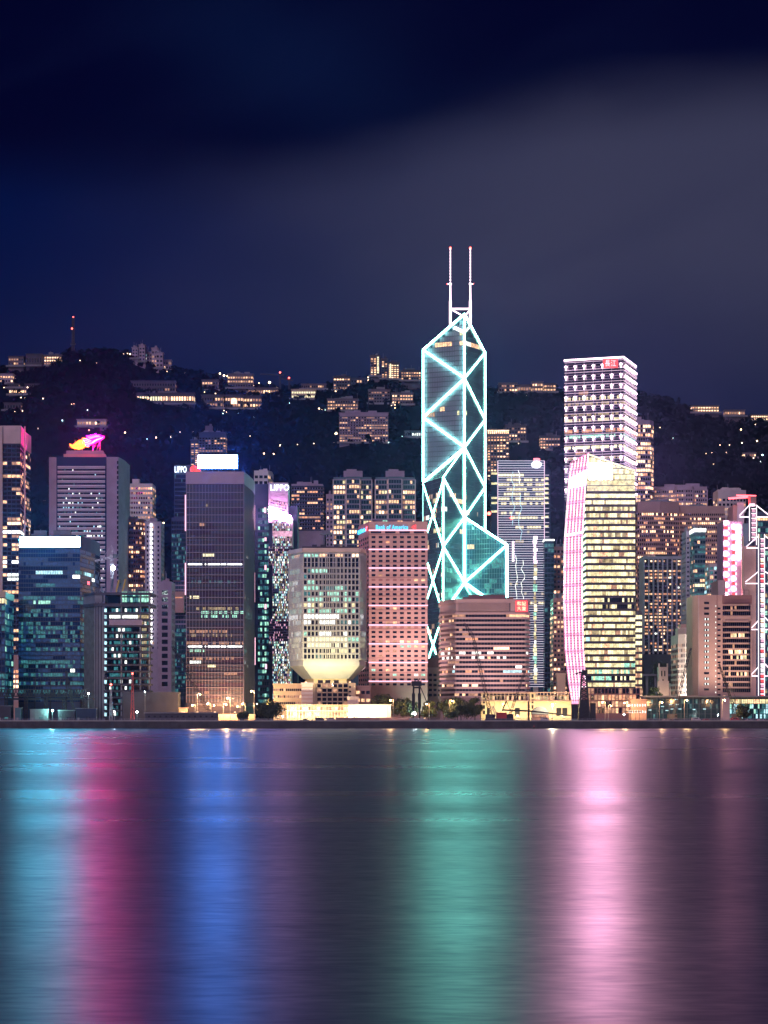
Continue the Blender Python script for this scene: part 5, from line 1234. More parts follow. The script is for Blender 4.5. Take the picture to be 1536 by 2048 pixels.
    def leafball(c, rad, n):
        for _ in range(n):
            d = Vector((r.gauss(0, 1), r.gauss(0, 1), r.gauss(0, .7))); d.normalize(); p = c+d*rad*r.uniform(.55, 1.05); s = rad*r.uniform(.28, .5)
            u = Vector((r.gauss(0, 1), r.gauss(0, 1), r.gauss(0, 1))).normalized(); w = d.cross(u)
            if w.length < .05: continue
            w.normalize(); u = w.cross(d).normalized()*s; w = w*s; k = len(v)
            v.extend([tuple(p-u-w*.6), tuple(p+u*.8-w), tuple(p+u+w*.7), tuple(p-u*.7+w)]); f.append((k, k+1, k+2, k+3))
    for _ in range(5200):
        y = r.uniform(2250, YR+10); x = r.uniform(-.18, .18)*y; z = terrain(x, y); leafball(Vector((x, y, z+2)), r.uniform(4, 8.5), 9)
    for k in range(900):
        px = r.uniform(-20, 1556); y = YR-r.uniform(-5, 60); x = X(px, y); z = terrain(x, y); leafball(Vector((x, y, z+2.2)), r.uniform(2.5, 6.5), 22)
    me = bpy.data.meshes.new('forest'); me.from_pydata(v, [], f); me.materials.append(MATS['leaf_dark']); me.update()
    o = bpy.data.objects.new('forest', me); COL.objects.link(o); o['kind'] = 'stuff'
hill_extras()
# ------------------------------------------------------------------ lamps and floodlights that light the waterfront
def plight(parent, loc, w, col, size=.6, spot=None, target=None):
    d = bpy.data.lights.new('light', 'POINT' if spot is None else 'SPOT'); d.energy = w; d.color = col; d.shadow_soft_size = size
    if spot: d.spot_size = math.radians(spot); d.spot_blend = .6
    o = bpy.data.objects.new('light', d); COL.objects.link(o); o.parent = parent; o.location = Vector(loc)-ORG[parent.name]
    if target is not None: o.rotation_euler = (Vector(target)-Vector(loc)).to_track_quat('-Z', 'Y').to_euler()
    return o
AMB = (1, .52, .2)
def street_lamp(px, py, Y, label, mat='lamp_sodium', power=0, r=.42, col=AMB, name='street_lamp', arm=1):
    p = P(px, py, Y); t = thing(name, label, 'street lamp', (p.x, Y, GZ), 'street lamps along the waterfront')
    q = MB(); q.beam((p.x+arm*1.6, Y, GZ), (p.x+arm*1.6, Y, p.z+.5), .32, 'metal', .2, n=8); q.beam((p.x+arm*1.6, Y, p.z+.5), (p.x, Y-.1, p.z+.55), .16, 'metal'); q.build('post', t)
    q = MB(); q.ball((p.x, Y, p.z), r, mat, 10, .7); q.box((p.x, Y, p.z+r*.75), (r*2.2, r*1.6, .15), 'metal'); q.build('lamp_head', t)
    if power: plight(t, (p.x, Y-1.2, p.z-.3), power*2.6, col, .5)
    return t
for px, py, Y, pw, lab in (
    (400, 1389, 1395, 9000, 'tall amber street lamp at the foot of the brown glass tower, left side'),
    (385, 1411, 1385, 4000, 'low amber lamp left of the leaning crane boom'), (415, 1408, 1402, 5000, 'amber lamp right behind the leaning crane boom'),
    (428, 1411, 1398, 0, 'small amber lamp crossed by the leaning crane boom'), (455, 1397, 1395, 9000, 'tall amber lamp in the middle of the brown glass tower base'), (452, 1409, 1404, 5000, 'lower amber lamp under the tall one at the brown glass tower base'),
    (475, 1413, 1400, 0, 'amber lamp left of the pair by the brown tower corner'), (485, 1408, 1402, 5000, 'amber lamp at the right corner of the brown glass tower'),
    (503, 1383, 1400, 6000, 'tall amber lamp in the gap left of the round dark tree'), (514, 1408, 1376, 0, 'small amber lamp against the left side of the round dark tree'),
    (537, 1408, 1372, 3500, 'amber lamp on a white post in front of the round dark tree'),
    (781, 1401, 1375, 3500, 'amber lamp at the end of the floodlit white wall'), (853, 1408, 1378, 3000, 'amber lamp right of the pile driver'), (904, 1402, 1374, 4500, 'amber lamp over the lit yellow green tree'),
    (1006, 1408, 1404, 0, 'small lamp beside the yellow pergola hall'), (1205, 1405, 1398, 4500, 'amber lamp at the lobby of the yellow lit tower'), (1222, 1412, 1396, 4000, 'lower amber lamp at the lobby of the yellow lit tower'),
    (1249, 1406, 1400, 4500, 'tall amber lamp between the yellow tower lobby and the low pink block'), (1257, 1411, 1392, 0, 'small amber lamp touching the low pink block'),
    (1324, 1405, 1378, 3000, 'amber lamp before the dark glass hall, by the palm tree'), (1374, 1401, 1376, 3500, 'tall amber lamp before the middle of the dark glass hall'), (1450, 1401, 1376, 3500, 'tall amber lamp before the mauve pier of the glass hall')):
    street_lamp(px, py, Y, lab, power=pw, arm=1 if px % 2 else -1)
def floodlight(px, py, Y, label, mat, power, col, r=.55, spot=None, target=None):
    p = P(px, py, Y); t = thing('floodlight', label, 'floodlight', (p.x, Y, GZ))
    q = MB(); q.beam((p.x, Y, GZ), (p.x, Y, p.z-.4), .3, 'metal', n=6); q.build('post', t)
    q = MB(); q.ball((p.x, Y, p.z), r, mat, 10); q.build('lamp_head', t)
    if power: plight(t, (p.x, Y-.9, p.z+.2), power, col, .5, spot, target)
floodlight(105, 1421, 1372, 'dazzling turquoise floodlight among the dark site works at the left shore', 'lamp_teal', 9000, (.35, 1, .85))
floodlight(1105, 1410, 1378, 'dazzling white floodlight in front of the yellow ferry hall', 'lamp_sodium', 26000, (1, .78, .45), .7)
floodlight(177, 1387, 1385, 'white floodlight at the foot of the half built tower', 'lamp_white', 1500, (.8, 1, .9), .4)
floodlight(274, 1424, 1370, 'greenish white flat lamp before the grey shed', 'lamp_white', 1200, (.7, 1, .9), .5)
floodlight(229, 1423, 1372, 'blue white lamp low beside the grey shed', 'lamp_white', 1500, (.7, .9, 1), .3)
floodlight(828, 1427, 1366, 'blazing white work light at the foot of the pile driver', 'lamp_white', 16000, (.9, 1, .9), 1.0)
floodlight(290, 1384, 1390, 'white lamp on the roof edge of the grey shed', 'lamp_white', 600, (.7, .9, 1), .3)
floodlight(1248, 1429, 1364, 'small white lamp on the quay near the yellow tower lobby', 'lamp_white', 0, AMB, .35)
floodlight(1436, 1430, 1362, 'small white lamp on the quay by the mauve pier', 'lamp_white', 0, AMB, .35)
# floodlights turned up on facades
def uplights(name, label, spots, mat='warm_hi'):
    for loc, w, col, sz, tgt in spots:
        t = thing('floodlight_box', 'one of the small '+label, 'floodlight', loc, label)
        q = MB(); q.box(Vector(loc)-Vector((0, .3, .4)), (1.2, .8, .4), mat); q.build('lamp_glass', t); q = MB(); q.box(Vector(loc)-Vector((0, .3, .9)), (1.5, 1.1, .5), 'metal'); q.build('housing', t); plight(t, loc, w, col, .6, sz, tgt)
uplights('facade_floodlights', 'yellow floodlights below the flared foot of the octagonal tower', [((X(px, 1432), 1430, Z(1363, 1432)), 17000, (1, .80, .38), 120, (X(px, 1450), 1462, Z(1325, 1450))) for px in (612, 640, 668, 700)]+
         [((X(574, 1440), 1432, Z(1366, 1440)), 7000, (1, .8, .45), 90, (X(592, 1460), 1460, Z(1310, 1450)))])
uplights('facade_floodlights', 'soft white floodlights on the podium before the octagonal tower front', [((X(px, 1415), 1412, Z(1372, 1415)), 14000, (.95, 1, .85), 80, (X(px, 1450), 1450, Z(1260, 1450))) for px in (630, 665, 700)])
uplights('facade_floodlights', 'white floodlights low on the curved stone building', [((X(px, 1525), 1525, GZ+2), 150000, (1, .9, .72), 110, (X(px+3, 1550), 1556, Z(1345, 1550))) for px in (1358, 1378)])
uplights('facade_floodlights', 'pink floodlights at the foot of the pink bank tower', [((X(px, 1500), 1492, GZ+8), 120000, (1, .60, .56), 75, (X(px, 1550), 1550, Z(1200, 1550))) for px in (765, 800, 838)]+[((X(850, 1520), 1535, GZ+2), 14000, (.6, 1, .75), 100, (X(850, 1550), 1550, Z(1375, 1550)))])
uplights('facade_floodlights', 'pink floodlights at the foot of the striped office block', [((X(px, 1455), 1450, GZ+8), 56000, (1, .68, .62), 80, (X(px, 1495), 1495, Z(1280, 1495))) for px in (920, 975, 1030)])
uplights('facade_floodlights', 'warm floodlights on the hall roof below the beige balcony tower', [((X(px, 1450), 1442, Z(1391, 1450)), 26000, (1, .7, .55), 90, (X(px, 1480), 1480, Z(1280, 1480))) for px in (1405, 1445, 1490)])
uplights('facade_floodlights', 'amber floodlights at the foot of the brown glass tower', [((X(px, 1500), 1500, GZ+6), 40000, (1, .42, .2), 120, (X(px, 1520), 1520, Z(1370, 1520))) for px in (395, 430, 470)])

# ------------------------------------------------------------------ low buildings on the waterfront
def lowblock(name, label, px0, px1, top, Y, nf, cw, lit, wall, wf=(.8, .5), depth=14, win=None, cat='building', roof=False, **k):
    return tower(name, label, cat, [(px0, Y), (px1, Y)], top, win or (top+4, 1440), nf, cw, lit, wf, wall, depth=depth, seed=int(px0), roof=roof, crown=(wall, top+2, .4), **k)
lowblock('pale_barrack_block', 'pale yellow lit building with ribbon windows left of the octagonal tower base', 547, 603, 1369, 1412, 5, 1.2, [('glass_dim', 0), ('warm', .2), ('warm_lo', .3)], 'sand_wall', (.8, .36), depth=20)
lowblock('white_stair_block', 'white glowing stair block with horizontal grooves beside the open gallery building', 603, 626, 1367, 1406, 9, 6, [('pink_wall', 0)], 'white_wall', (.95, .22), depth=16)
def gallery_block():
    Y = 1408; t = thing('gallery_building', 'yellow lit building of open stacked galleries right under the octagonal tower', 'building', (X(666, Y), Y, GZ)); r = random.Random(9)
    q = MB(); q.prism([(X(626, Y), Y+4), (X(711, Y), Y+4), (X(711, Y), Y+22), (X(626, Y), Y+22)], GZ, Z(1366, Y), 'sand_wall'); q.box((X(630, Y), Y+2, (GZ+Z(1366, Y))/2), (2.6, 4, Z(1366, Y)-GZ), 'sand_wall'); q.box((X(704, Y), Y+2, (GZ+Z(1366, Y))/2), (4.4, 4, Z(1366, Y)-GZ), 'sand_wall'); q.build('wall', t)
    for k in range(5):
        py = 1376+k*9; q = MB(); q.box((X(664, Y), Y+1.5, Z(py, Y)), (X(698, Y)-X(631, Y), 3, .5), 'sand_wall'); q.build('gallery_floor', t)
        q = MB()
        for j in range(6):
            x = 634+j*10.6; m = r.choice(['glass', 'glass_dim', 'warm_lo', 'white_lit' if k in (1, 2) and j in (3, 4) else 'glass']); q.box((X(x+4, Y), Y+3.7, Z(py-4.5, Y)), (2.5, .3, 1.9), m)
        q.build('window_band', t)
    for j in range(7): q = MB(); q.box((X(632+j*10.8, Y), Y+.3, (GZ+Z(1367, Y))/2), (.5, .6, Z(1367, Y)-GZ), 'sand_wall'); q.build('column', t)
    for k in range(3): q = MB(); q.box((X(700+0*k, Y), Y-.1, Z(1374+k*9, Y)), (1.3, .2, 1.1), 'glass_dim'); q.build('window', t)
    for px in (640, 655, 672): q = MB(); q.box((X(px, Y), Y+8, Z(1363, Y)), (3, 3, 2), 'dark_wall'); q.build('roof_vent', t)
gallery_block()
def front_range():
    Y = 1392; t = thing('arcade_range', 'low amber lit arcade with a railing in front of the gallery building', 'building', (X(640, Y), Y, GZ)); r = random.Random(10)
    q = MB(); q.prism([(X(573, Y), Y+3), (X(700, Y), Y+3), (X(700, Y), Y+12), (X(573, Y), Y+12)], GZ, Z(1411, Y), 'sand_wall'); q.build('wall', t)
    q = MB(); q.box((X(636, Y), Y+1.5, Z(1410, Y)), (X(701, Y)-X(572, Y), 3.5, .4), 'sand_wall'); q.box((X(636, Y), Y+1.5, Z(1421, Y)), (X(701, Y)-X(572, Y), 3, .35), 'cream_wall'); q.build('roof', t)
    for j in range(22): q = MB(); q.box((X(575+j*5.9, Y), Y+.3, (GZ+Z(1411, Y))/2), (.3, .3, Z(1411, Y)-GZ), 'cream_wall'); q.build('column', t)
    for k in range(2):
        for j in range(21): q = MB(); q.box((X(578+j*5.9, Y), Y+2.9, Z(1417+k*11, Y)), (1.2, .2, 1.9), r.choice(['warm', 'orange_lit', 'warm_lo', 'warm_hi'])); q.build('window', t)
front_range()
lowblock('square_block', 'small bright cream cube at the end of the arcade', 695, 717, 1395, 1396, 2, 9, [('cream_wall', 0)], 'cream_wall', depth=10)
def white_wall_hall():
    Y = 1384; t = thing('floodlit_hall', 'long low white floodlit hall wall left of the trees', 'building', (X(740, Y), Y, GZ))
    q = MB(); q.prism([(X(697, Y), Y), (X(782, Y), Y), (X(782, Y), Y+12), (X(697, Y), Y+12)], GZ, Z(1410, Y), 'white_wall'); q.build('wall', t)
    q = MB(); q.box((X(739.5, Y), Y+6, Z(1410, Y)+.2), (X(783, Y)-X(696, Y), 13, .4), 'cream_wall'); q.build('roof', t)
    q = MB(); q.box((X(706, Y), Y-.1, Z(1420, Y)), (.2, .2, 6), 'grey_wall'); q.box((X(775, Y), Y-.1, Z(1424, Y)), (.2, .2, 7), 'grey_wall'); q.build('downpipes', t)
    q = MB(); q.box((X(748, Y), Y-6, GZ+1.2), (X(832, Y)-X(680, Y), 1, 2.4), 'pink_dark'); o = q.build('fence'); tag(o, 'low dark red hoarding along the road before the floodlit hall', 'fence')
    uplights('wall_floodlights', 'floodlights washing the low white hall', [((X(px, Y), Y-7, GZ+3.2), 6500, (1, .85, .55), 130, (X(px, Y), Y, GZ+6)) for px in (712, 735, 757)])
white_wall_hall()
lowblock('brick_annex', 'pinkish three storey annex between the gallery building and the pink bank tower', 711, 741, 1373, 1430, 4, 2.6, [('glass', 0), ('warm', .3), ('white_lit', .1)], 'pink_wall', (.7, .4), depth=12)
def ferry_halls():
    for name, label, a, c, top, seed in (('pergola_hall', 'yellow lit hall with a roof pergola below the striped office block', 963, 1056, 1386, 1), ('ferry_hall', 'yellow lit ferry hall with a long roof balcony left of the pink light wall', 1060, 1143, 1385, 2)):
        Y = 1404; t = thing(name, label, 'building', (X((a+c)/2, Y), Y, GZ)); r = random.Random(seed)
        q = MB(); q.prism([(X(a, Y), Y+2), (X(c, Y), Y+2), (X(c, Y), Y+20), (X(a, Y), Y+20)], GZ, Z(1402, Y), 'sand_wall'); q.prism([(X(a+8, Y), Y+4), (X(c-4, Y), Y+4), (X(c-4, Y), Y+20), (X(a+8, Y), Y+20)], Z(1402, Y), Z(1390, Y), 'sand_wall'); q.box((X(a+5, Y), Y+1, (GZ+Z(top, Y))/2), (3.4, 3, Z(top, Y)-GZ), 'sand_wall'); q.build('wall', t)
        q = MB(); q.box((X((a+c)/2, Y), Y+6, Z(top, Y)), (X(c, Y)-X(a, Y)+1, 14, .5), 'beige_wall'); q.box((X((a+c)/2, Y), Y+.5, Z(1402, Y)), (X(c, Y)-X(a, Y)+1, 3.4, .5), 'beige_wall'); q.build('roof', t)
        n = 12
        for j in range(n+1): q = MB(); x = X(a+(c-a)*j/n, Y); q.box((x, Y, (Z(top, Y)+Z(1402, Y))/2), (.3, .3, Z(top, Y)-Z(1402, Y)), 'cream_wall'); q.build('post', t)
        for j in range(16): q = MB(); x = X(a+10+(c-a-16)*j/16, Y); q.box((x, Y+3.9, Z(1396, Y)), (1.1, .2, 2.2), r.choice(['warm', 'warm_lo', 'yellow_lo', 'glass_dim'])); q.build('window', t)
        for x0 in ([975, 1035] if seed == 1 else [1078, 1118, 1130]): q = MB(); q.box((X(x0, Y), Y+1.9, Z(1424, Y)), (3, .3, 5), 'glass_dim'); q.build('doorway', t)
        for j in range(4): q = MB(); q.box((X(a+5, Y), Y-.6, Z(1392+j*11, Y)), (1.2, .2, 2.2), 'glass_dim'); q.build('window', t)
        uplights('wall_floodlights', 'floodlights before the %s' % name.replace('_', ' '), [((X(a+(c-a)*u, Y), Y-9, GZ+3), 7500, (1, .74, .36), 140, (X(a+(c-a)*u, Y), Y, GZ+7)) for u in (.2, .5, .8)])
    Y = 1382; t = thing('round_kiosk', 'dark round roofed kiosk between the two yellow halls', 'kiosk', (X(1081, Y), Y, GZ))
    q = MB()
    for k in range(10):
        a0, a1 = math.pi*k/10, math.pi*(k+1)/10; f_ = lambda s: (X(1081, Y)-5.2*math.cos(s), GZ+4.4+4.6*math.sin(s))
        (xa, za), (xb, zb) = f_(a0), f_(a1); q.quad((xa, Y, za), (xb, Y, zb), (xb, Y+8, zb), (xa, Y+8, za), 'dark_wall')
    q.poly([(X(1081, Y)-5.2*math.cos(math.pi*k/10), Y, GZ+4.4+4.6*math.sin(math.pi*k/10)) for k in range(11)], 'grey_wall'); q.build('roof', t)
    q = MB(); q.box((X(1081, Y), Y+4.2, GZ+2.2), (10, 7.6, 4.4), 'pink_dark'); q.build('wall', t)
    q = MB(); q.box((X(1081, Y), Y+.2, GZ+3.2), (7, .3, 1.0), 'warm_lo'); q.build('window_band', t)
ferry_halls()
lowblock('low_pink_block', 'low pink block with two rows of small white windows right of the yellow tower', 1262, 1293, 1400, 1410, 2, 1.45, [('white_lit', 0), ('white_lit', .8), ('warm', .2)], 'pink_wall', (.4, .35), depth=14, win=(1404, 1430))
lowblock('small_yellow_block', 'small yellow lit block between the light line tower and the pink light wall', 1114, 1131, 1348, 1480, 4, 4, [('sand_wall', 0)], 'sand_wall', depth=10)
tower('gap_apartment_tower', 'narrow pink apartment tower squeezed between the light line tower and the pink light wall', 'apartment tower', [(1107, 1600), (1128, 1600), (1134, 1604)], 1196, (1202, 1390), 20, 2.4, [('glass', 0), ('warm', .2), ('warm_hi', .12)], (.6, .5), 'pink_dark', seed=160)
tower('upper_gap_tower', 'orange lit apartment tower in the gap left of the pink light wall', 'apartment tower', [(1106, 1900), (1136, 1900)], 1093, (1098, 1300), 20, 2.8, [('glass', 0), ('orange_lit', .2), ('warm', .15), ('warm_hi', .06)], (.6, .5), 'pink_dark', seed=161, run=.5)
def glass_hall():
    Y = 1412; r = random.Random(14)
    for name, label, a, c, m, lit in (('dark_glass_hall', 'long dark teal glass hall with scattered ceiling lights at the lower right', 1290, 1440, 'glass_teal', ['glass_teal']*6+['teal_lit']), ('lit_glass_hall', 'glass hall lit yellow above and teal below at the right edge', 1459, 1560, 'glass_teal', ['yellow_lit', 'warm', 'teal_lit'])):
        t = thing(name, label, 'building', (X((a+c)/2, Y), Y, GZ))
        q = MB(); q.prism([(X(a, Y), Y), (X(c, Y), Y), (X(c, Y), Y+24), (X(a, Y), Y+24)], GZ, Z(1394, Y), 'navy_wall'); q.build('wall', t)
        q = MB(); q.box((X((a+c)/2, Y), Y+10, Z(1393, Y)), (X(c, Y)-X(a, Y)+1.5, 26, 1.0), 'grey_wall'); q.build('roof', t)
        for k in range(4):
            q = MB(); n = int((c-a)/4)
            for j in range(n):
                x0, x1 = X(a+(c-a)*(j+.05)/n, Y), X(a+(c-a)*(j+.95)/n, Y)
                mm = r.choice(lit) if name[0] == 'd' else (r.choice(['yellow_lit', 'yellow_lit', 'warm', 'yellow_lo']) if k == 0 else r.choice(['teal_lit', 'green_lit', 'cyan_lit', 'glass_teal', 'teal_lit']))
                q.quad((x0, Y-.1, Z(1407+k*10, Y)), (x1, Y-.1, Z(1407+k*10, Y)), (x1, Y-.1, Z(1398.5+k*10, Y)), (x0, Y-.1, Z(1398.5+k*10, Y)), mm)
            q.build('window_band', t)
        if name[0] == 'd':
            for px, py in ((1341, 1409), (1354, 1409), (1344, 1418), (1360, 1418), (1388, 1419), (1409, 1418), (1325, 1413), (1352, 1399), (1334, 1421), (1300, 1420)): q = MB(); q.box(P(px, py, Y-.5), (1.7, .3, .5), 'cyan_lit'); q.build('ceiling_light', t)
        q = MB()
        for j in range(int((c-a)/12)+1): q.box((X(a+j*12, Y), Y-.3, (GZ+Z(1395, Y))/2), (.25, .4, Z(1395, Y)-GZ), 'teal_wall')
        q.build('mullions', t)
    t = thing('mauve_pier_block', 'plain mauve block between the dark and the lit glass halls', 'building', (X(1449.5, Y), Y, GZ)); q = MB(); q.box((X(1449.5, Y), Y+8, (GZ+Z(1396, Y))/2), (X(1458.5, Y)-X(1440.5, Y), 20, Z(1396, Y)-GZ), 'mauve_wall'); q.build('wall', t)
    q = MB(); q.box((X(1449.5, Y), Y+8, Z(1396, Y)+.2), (X(1460, Y)-X(1439, Y), 20.6, .5), 'grey_wall'); q.build('roof', t)
glass_hall()
def church():
    Y = 1700; t = thing('church', 'small pale church tower with paired belfry openings right of the yellow lit tower', 'church', (X(1326, Y), Y, GZ))
    q = MB(); x0, x1 = X(1317, Y), X(1336, Y); q.prism([(x0, Y), (x1, Y), (x1, Y+8), (x0, Y+8)], GZ, Z(1334, Y), 'cream_wall')
    for x in (x0, x1): q.box((x, Y, (GZ+Z(1362, Y))/2), (1.4, 1.4, Z(1362, Y)-GZ), 'cream_wall')
    for x in (x0, x1): q.box((x+(.4 if x == x0 else -.4), Y+.4, Z(1331, Y)), (1, 1, 3), 'cream_wall')
    q.build('bell_tower', t)
    for px in (1323.5, 1329.5): q = MB(); q.box(P(px, 1347, Y-.1), (.9, .3, 4), 'black_steel'); q.build('belfry_opening', t)
    q = MB(); q.box(P(1326, 1360, Y-.1), (.9, .3, 1.2), 'black_steel'); q.build('window', t)
    q = MB(); a, b_ = X(1336.5, Y), X(1356, Y); q.prism([(a, Y+2), (b_, Y+2), (b_, Y+30), (a, Y+30)], GZ, Z(1385, Y), 'cream_wall'); q.v += [(a, Y+1, Z(1385, Y)), (b_, Y+1, Z(1385, Y)), ((a+b_)/2, Y+1, Z(1366, Y)), (a, Y+30, Z(1385, Y)), (b_, Y+30, Z(1385, Y)), ((a+b_)/2, Y+30, Z(1366, Y))]
    k = len(q.v)-6; q.f += [(k, k+1, k+2), (k, k+2, k+5, k+3), (k+1, k+4, k+5, k+2), (k+3, k+5, k+4)]; q.m += ['cream_wall']*4; q.build('nave', t)
    uplights('church_floodlights', 'amber floodlights at the foot of the church tower', [((X(1326, 1680), 1682, GZ+3), 22000, (1, .7, .45), 90, (X(1326, Y), Y, Z(1355, Y)))])
    t = thing('flyover', 'pale elevated road crossing behind the church tower', 'flyover', (X(1310, 1780), 1780, GZ))
    q = MB(); q.box((X(1322, 1780), 1784, Z(1350, 1780)), (34, 9, 1.6), 'grey_wall'); q.build('road_deck', t); q = MB()
    for px in (1295, 1312, 1345): q = MB(); q.box((X(px, 1780), 1784, (GZ+Z(1352, 1780))/2), (1.6, 2, Z(1352, 1780)-GZ), 'grey_wall'); q.build('pier', t)
church()
# left end: building-site works, sheds
def site_works():
    Y = 1392; t = thing('site_gantry', 'dark steel truss gantry over the building site at the left shore', 'gantry', (X(80, Y), Y, GZ))
    q = MB()
    lattice(q, P(-20, 1386, Y), P(176, 1386, Y), 4.2, 4.2, 34, 'black_steel', .5); q.build('truss', t)
    for px in (12, 52, 92, 128, 168): q = MB(); lattice(q, P(px, 1441, Y), P(px, 1391, Y), 1.6, 1.6, 8, 'black_steel', .35); q.build('trestle', t)
    q = MB(); q.box((X(80, Y), Y+6, Z(1398, Y)), (X(190, Y)-X(-20, Y), 8, 1.2), 'dark_wall'); q.build('deck', t)
    t = thing('pipe_rack', 'thin dark pipe rail on posts above the steel truss gantry', 'pipe rack', (X(90, Y), Y+14, GZ)); q = MB()
    for px in (70, 101, 133): q = MB(); q.beam(P(px, 1441, Y+14), P(px, 1357, Y+14), .5, 'black_steel'); q.build('post', t)
    q = MB(); q.beam(P(60, 1372, Y+14), P(165, 1372, Y+14), .5, 'black_steel'); q.beam(P(66, 1357, Y+14), P(75, 1357, Y+14), .7, 'black_steel'); q.beam(P(97, 1357, Y+14), P(135, 1357, Y+14), .7, 'black_steel'); q.build('rail', t)
    r = random.Random(8)
    for k, (px0, px1, top, m, lab) in enumerate(((30, 42, 1416, 'teal_wall', 'pale green container standing on the left shore'), (60, 96, 1419, 'grey_wall', 'grey site hut left of the turquoise floodlight'), (116, 150, 1421, 'dark_wall', 'dark site hut right of the turquoise floodlight'), (152, 192, 1417, 'navy_wall', 'dark blue site hut under the half built tower'),
                                          (-5, 22, 1412, 'dark_wall', 'dark site hut at the left picture edge'))):
        Yk = 1374; t = thing('site_hut', lab, 'hut', (X((px0+px1)/2, Yk), Yk, GZ)); q = MB(); q.prism([(X(px0, Yk), Yk), (X(px1, Yk), Yk), (X(px1, Yk), Yk+5), (X(px0, Yk), Yk+5)], GZ, Z(top, Yk), m)
        n = int((px1-px0)/3)
        for j in range(n): q.box((X(px0+3*j+1.5, Yk), Yk-.08, (GZ+Z(top, Yk))/2), (.16, .16, Z(top, Yk)-GZ-.6), m)
        q.build('wall', t)
        q = MB(); q.box((X((px0+px1)/2, Yk), Yk+2.5, Z(top, Yk)+.1), (X(px1, Yk)-X(px0, Yk)+.8, 5.8, .3), 'grey_wall'); q.build('roof', t)
        q = MB(); q.box((X(px0+5, Yk), Yk-.1, GZ+1.2), (1.1, .2, 2.2), 'metal'); q.build('door', t)
        if px1-px0 > 20: q = MB(); q.box((X((px0+px1)/2+4, Yk), Yk-.1, GZ+2.1), (2.2, .2, 1.0), r.choice(['teal_lit', 'glass', 'warm_lo'])); q.build('window', t)
    lowblock('grey_shed', 'plain grey shed with a flat roof left of the amber lamps', 245, 356, 1386, 1402, 2, 7, [('dark_wall', 0)], 'dark_wall', (.95, .8), depth=16)
    Y = 1368; t = thing('pier_shed', 'long low dark shed on the quay under the leaning crane boom', 'shed', (X(365, Y), Y, GZ)); q = MB(); q.prism([(X(290, Y), Y), (X(436, Y), Y), (X(436, Y), Y+6), (X(290, Y), Y+6)], GZ, Z(1427, Y), 'dark_wall'); q.build('wall', t)
    q = MB(); q.prism([(X(288, Y), Y-.6), (X(438, Y), Y-.6), (X(412, Y), Y+7), (X(294, Y), Y+7)], Z(1427, Y), Z(1424.5, Y), 'grey_wall'); q.build('roof', t); 
    for j in range(12): q = MB(); q.box((X(298+j*11.5, Y), Y-.1, Z(1433, Y)), (1.2, .2, 1), 'glass_dim'); q.build('window', t)
site_works()
for px, top, w, lab in ((265, 1347, 1.5, 'slim site mast with a red light before the half built tower'), (222, 1369, 1.2, 'shorter site mast with a red light before the half built tower')):
    Y = 1378; t = thing('site_mast', lab, 'mast', (X(px, Y), Y, GZ)); q = MB(); lattice(q, P(px, 1442, Y), P(px, top+2, Y), w*1.4, w*.4, 12, 'red_paint' if px == 265 else 'metal', .22); q.build('lattice_mast', t)
    q = MB(); q.ball(P(px, top, Y), .6, 'beacon_red', 8); q.build('beacon', t)
# cranes
def boom_crane(name, label, base, knee, tip, Y, w=1.4, cab=True, tip2=None, t_=.26, n=22, m='black_steel'):
    t = thing(name, label, 'crane', tuple(P(base[0], base[1], Y))); b0 = P(*base, Y); b0.z = GZ
    q = MB(); q.box((b0.x, Y, GZ+.7), (7, 4, 1.4), 'black_steel'); q.build('tracks', t)
    if cab: q = MB(); q.box((b0.x-.5, Y, GZ+2.9), (5.5, 3.4, 3), 'dark_wall'); q.build('cab', t); q = MB(); q.box((b0.x+1.6, Y-1.8, GZ+3.3), (1.6, .2, 1.2), 'glass_dim'); q.build('cab_window', t)
    q = MB(); lattice(q, (b0.x, Y, GZ+2.6), P(*tip, Y), w, w*.6, n, m, t_); q.build('boom', t)
    q = MB(); q.beam((b0.x-2, Y, GZ+4.4), P(*knee, Y), .18, m); q.beam(P(*knee, Y), P(*tip, Y), .14, m); q.beam(P(*tip, Y), P(tip[0]+1.5, tip[1]+38, Y), .1, m); q.build('stay_cables', t)
    if tip2: q = MB(); lattice(q, P(*tip, Y), P(*tip2, Y), w*.9, w*.4, 5, m, t_); q.build('jib', t)
boom_crane('lattice_crane', 'dark lattice crane leaning left across the brown glass tower', (424, 1434), (432, 1408), (345, 1292), 1372, 2.0, t_=.3, n=34)
boom_crane('lattice_crane', 'tall dark crane with a bent head in front of the striped office block', (982, 1436), (990, 1410), (946, 1272), 1366, 2.0, tip2=(928, 1246), t_=.3, n=26)
boom_crane('lattice_crane', 'thin crane leaning right over the pergola hall', (1018, 1436), (1010, 1416), (1050, 1342), 1370, 1.4, n=16)
boom_crane('lattice_crane', 'thin crane leaning right before the curved stone building', (1346, 1436), (1340, 1414), (1382, 1296), 1388, 1.5, n=20)
boom_crane('lattice_crane', 'thin crane leaning left before the balcony bay of the beige tower', (1474, 1436), (1480, 1412), (1438, 1328), 1390, 1.3, n=18)
boom_crane('lattice_crane', 'small dark crane among the site huts at the left shore', (150, 1436), (155, 1420), (132, 1342), 1384, 1.2, n=14)
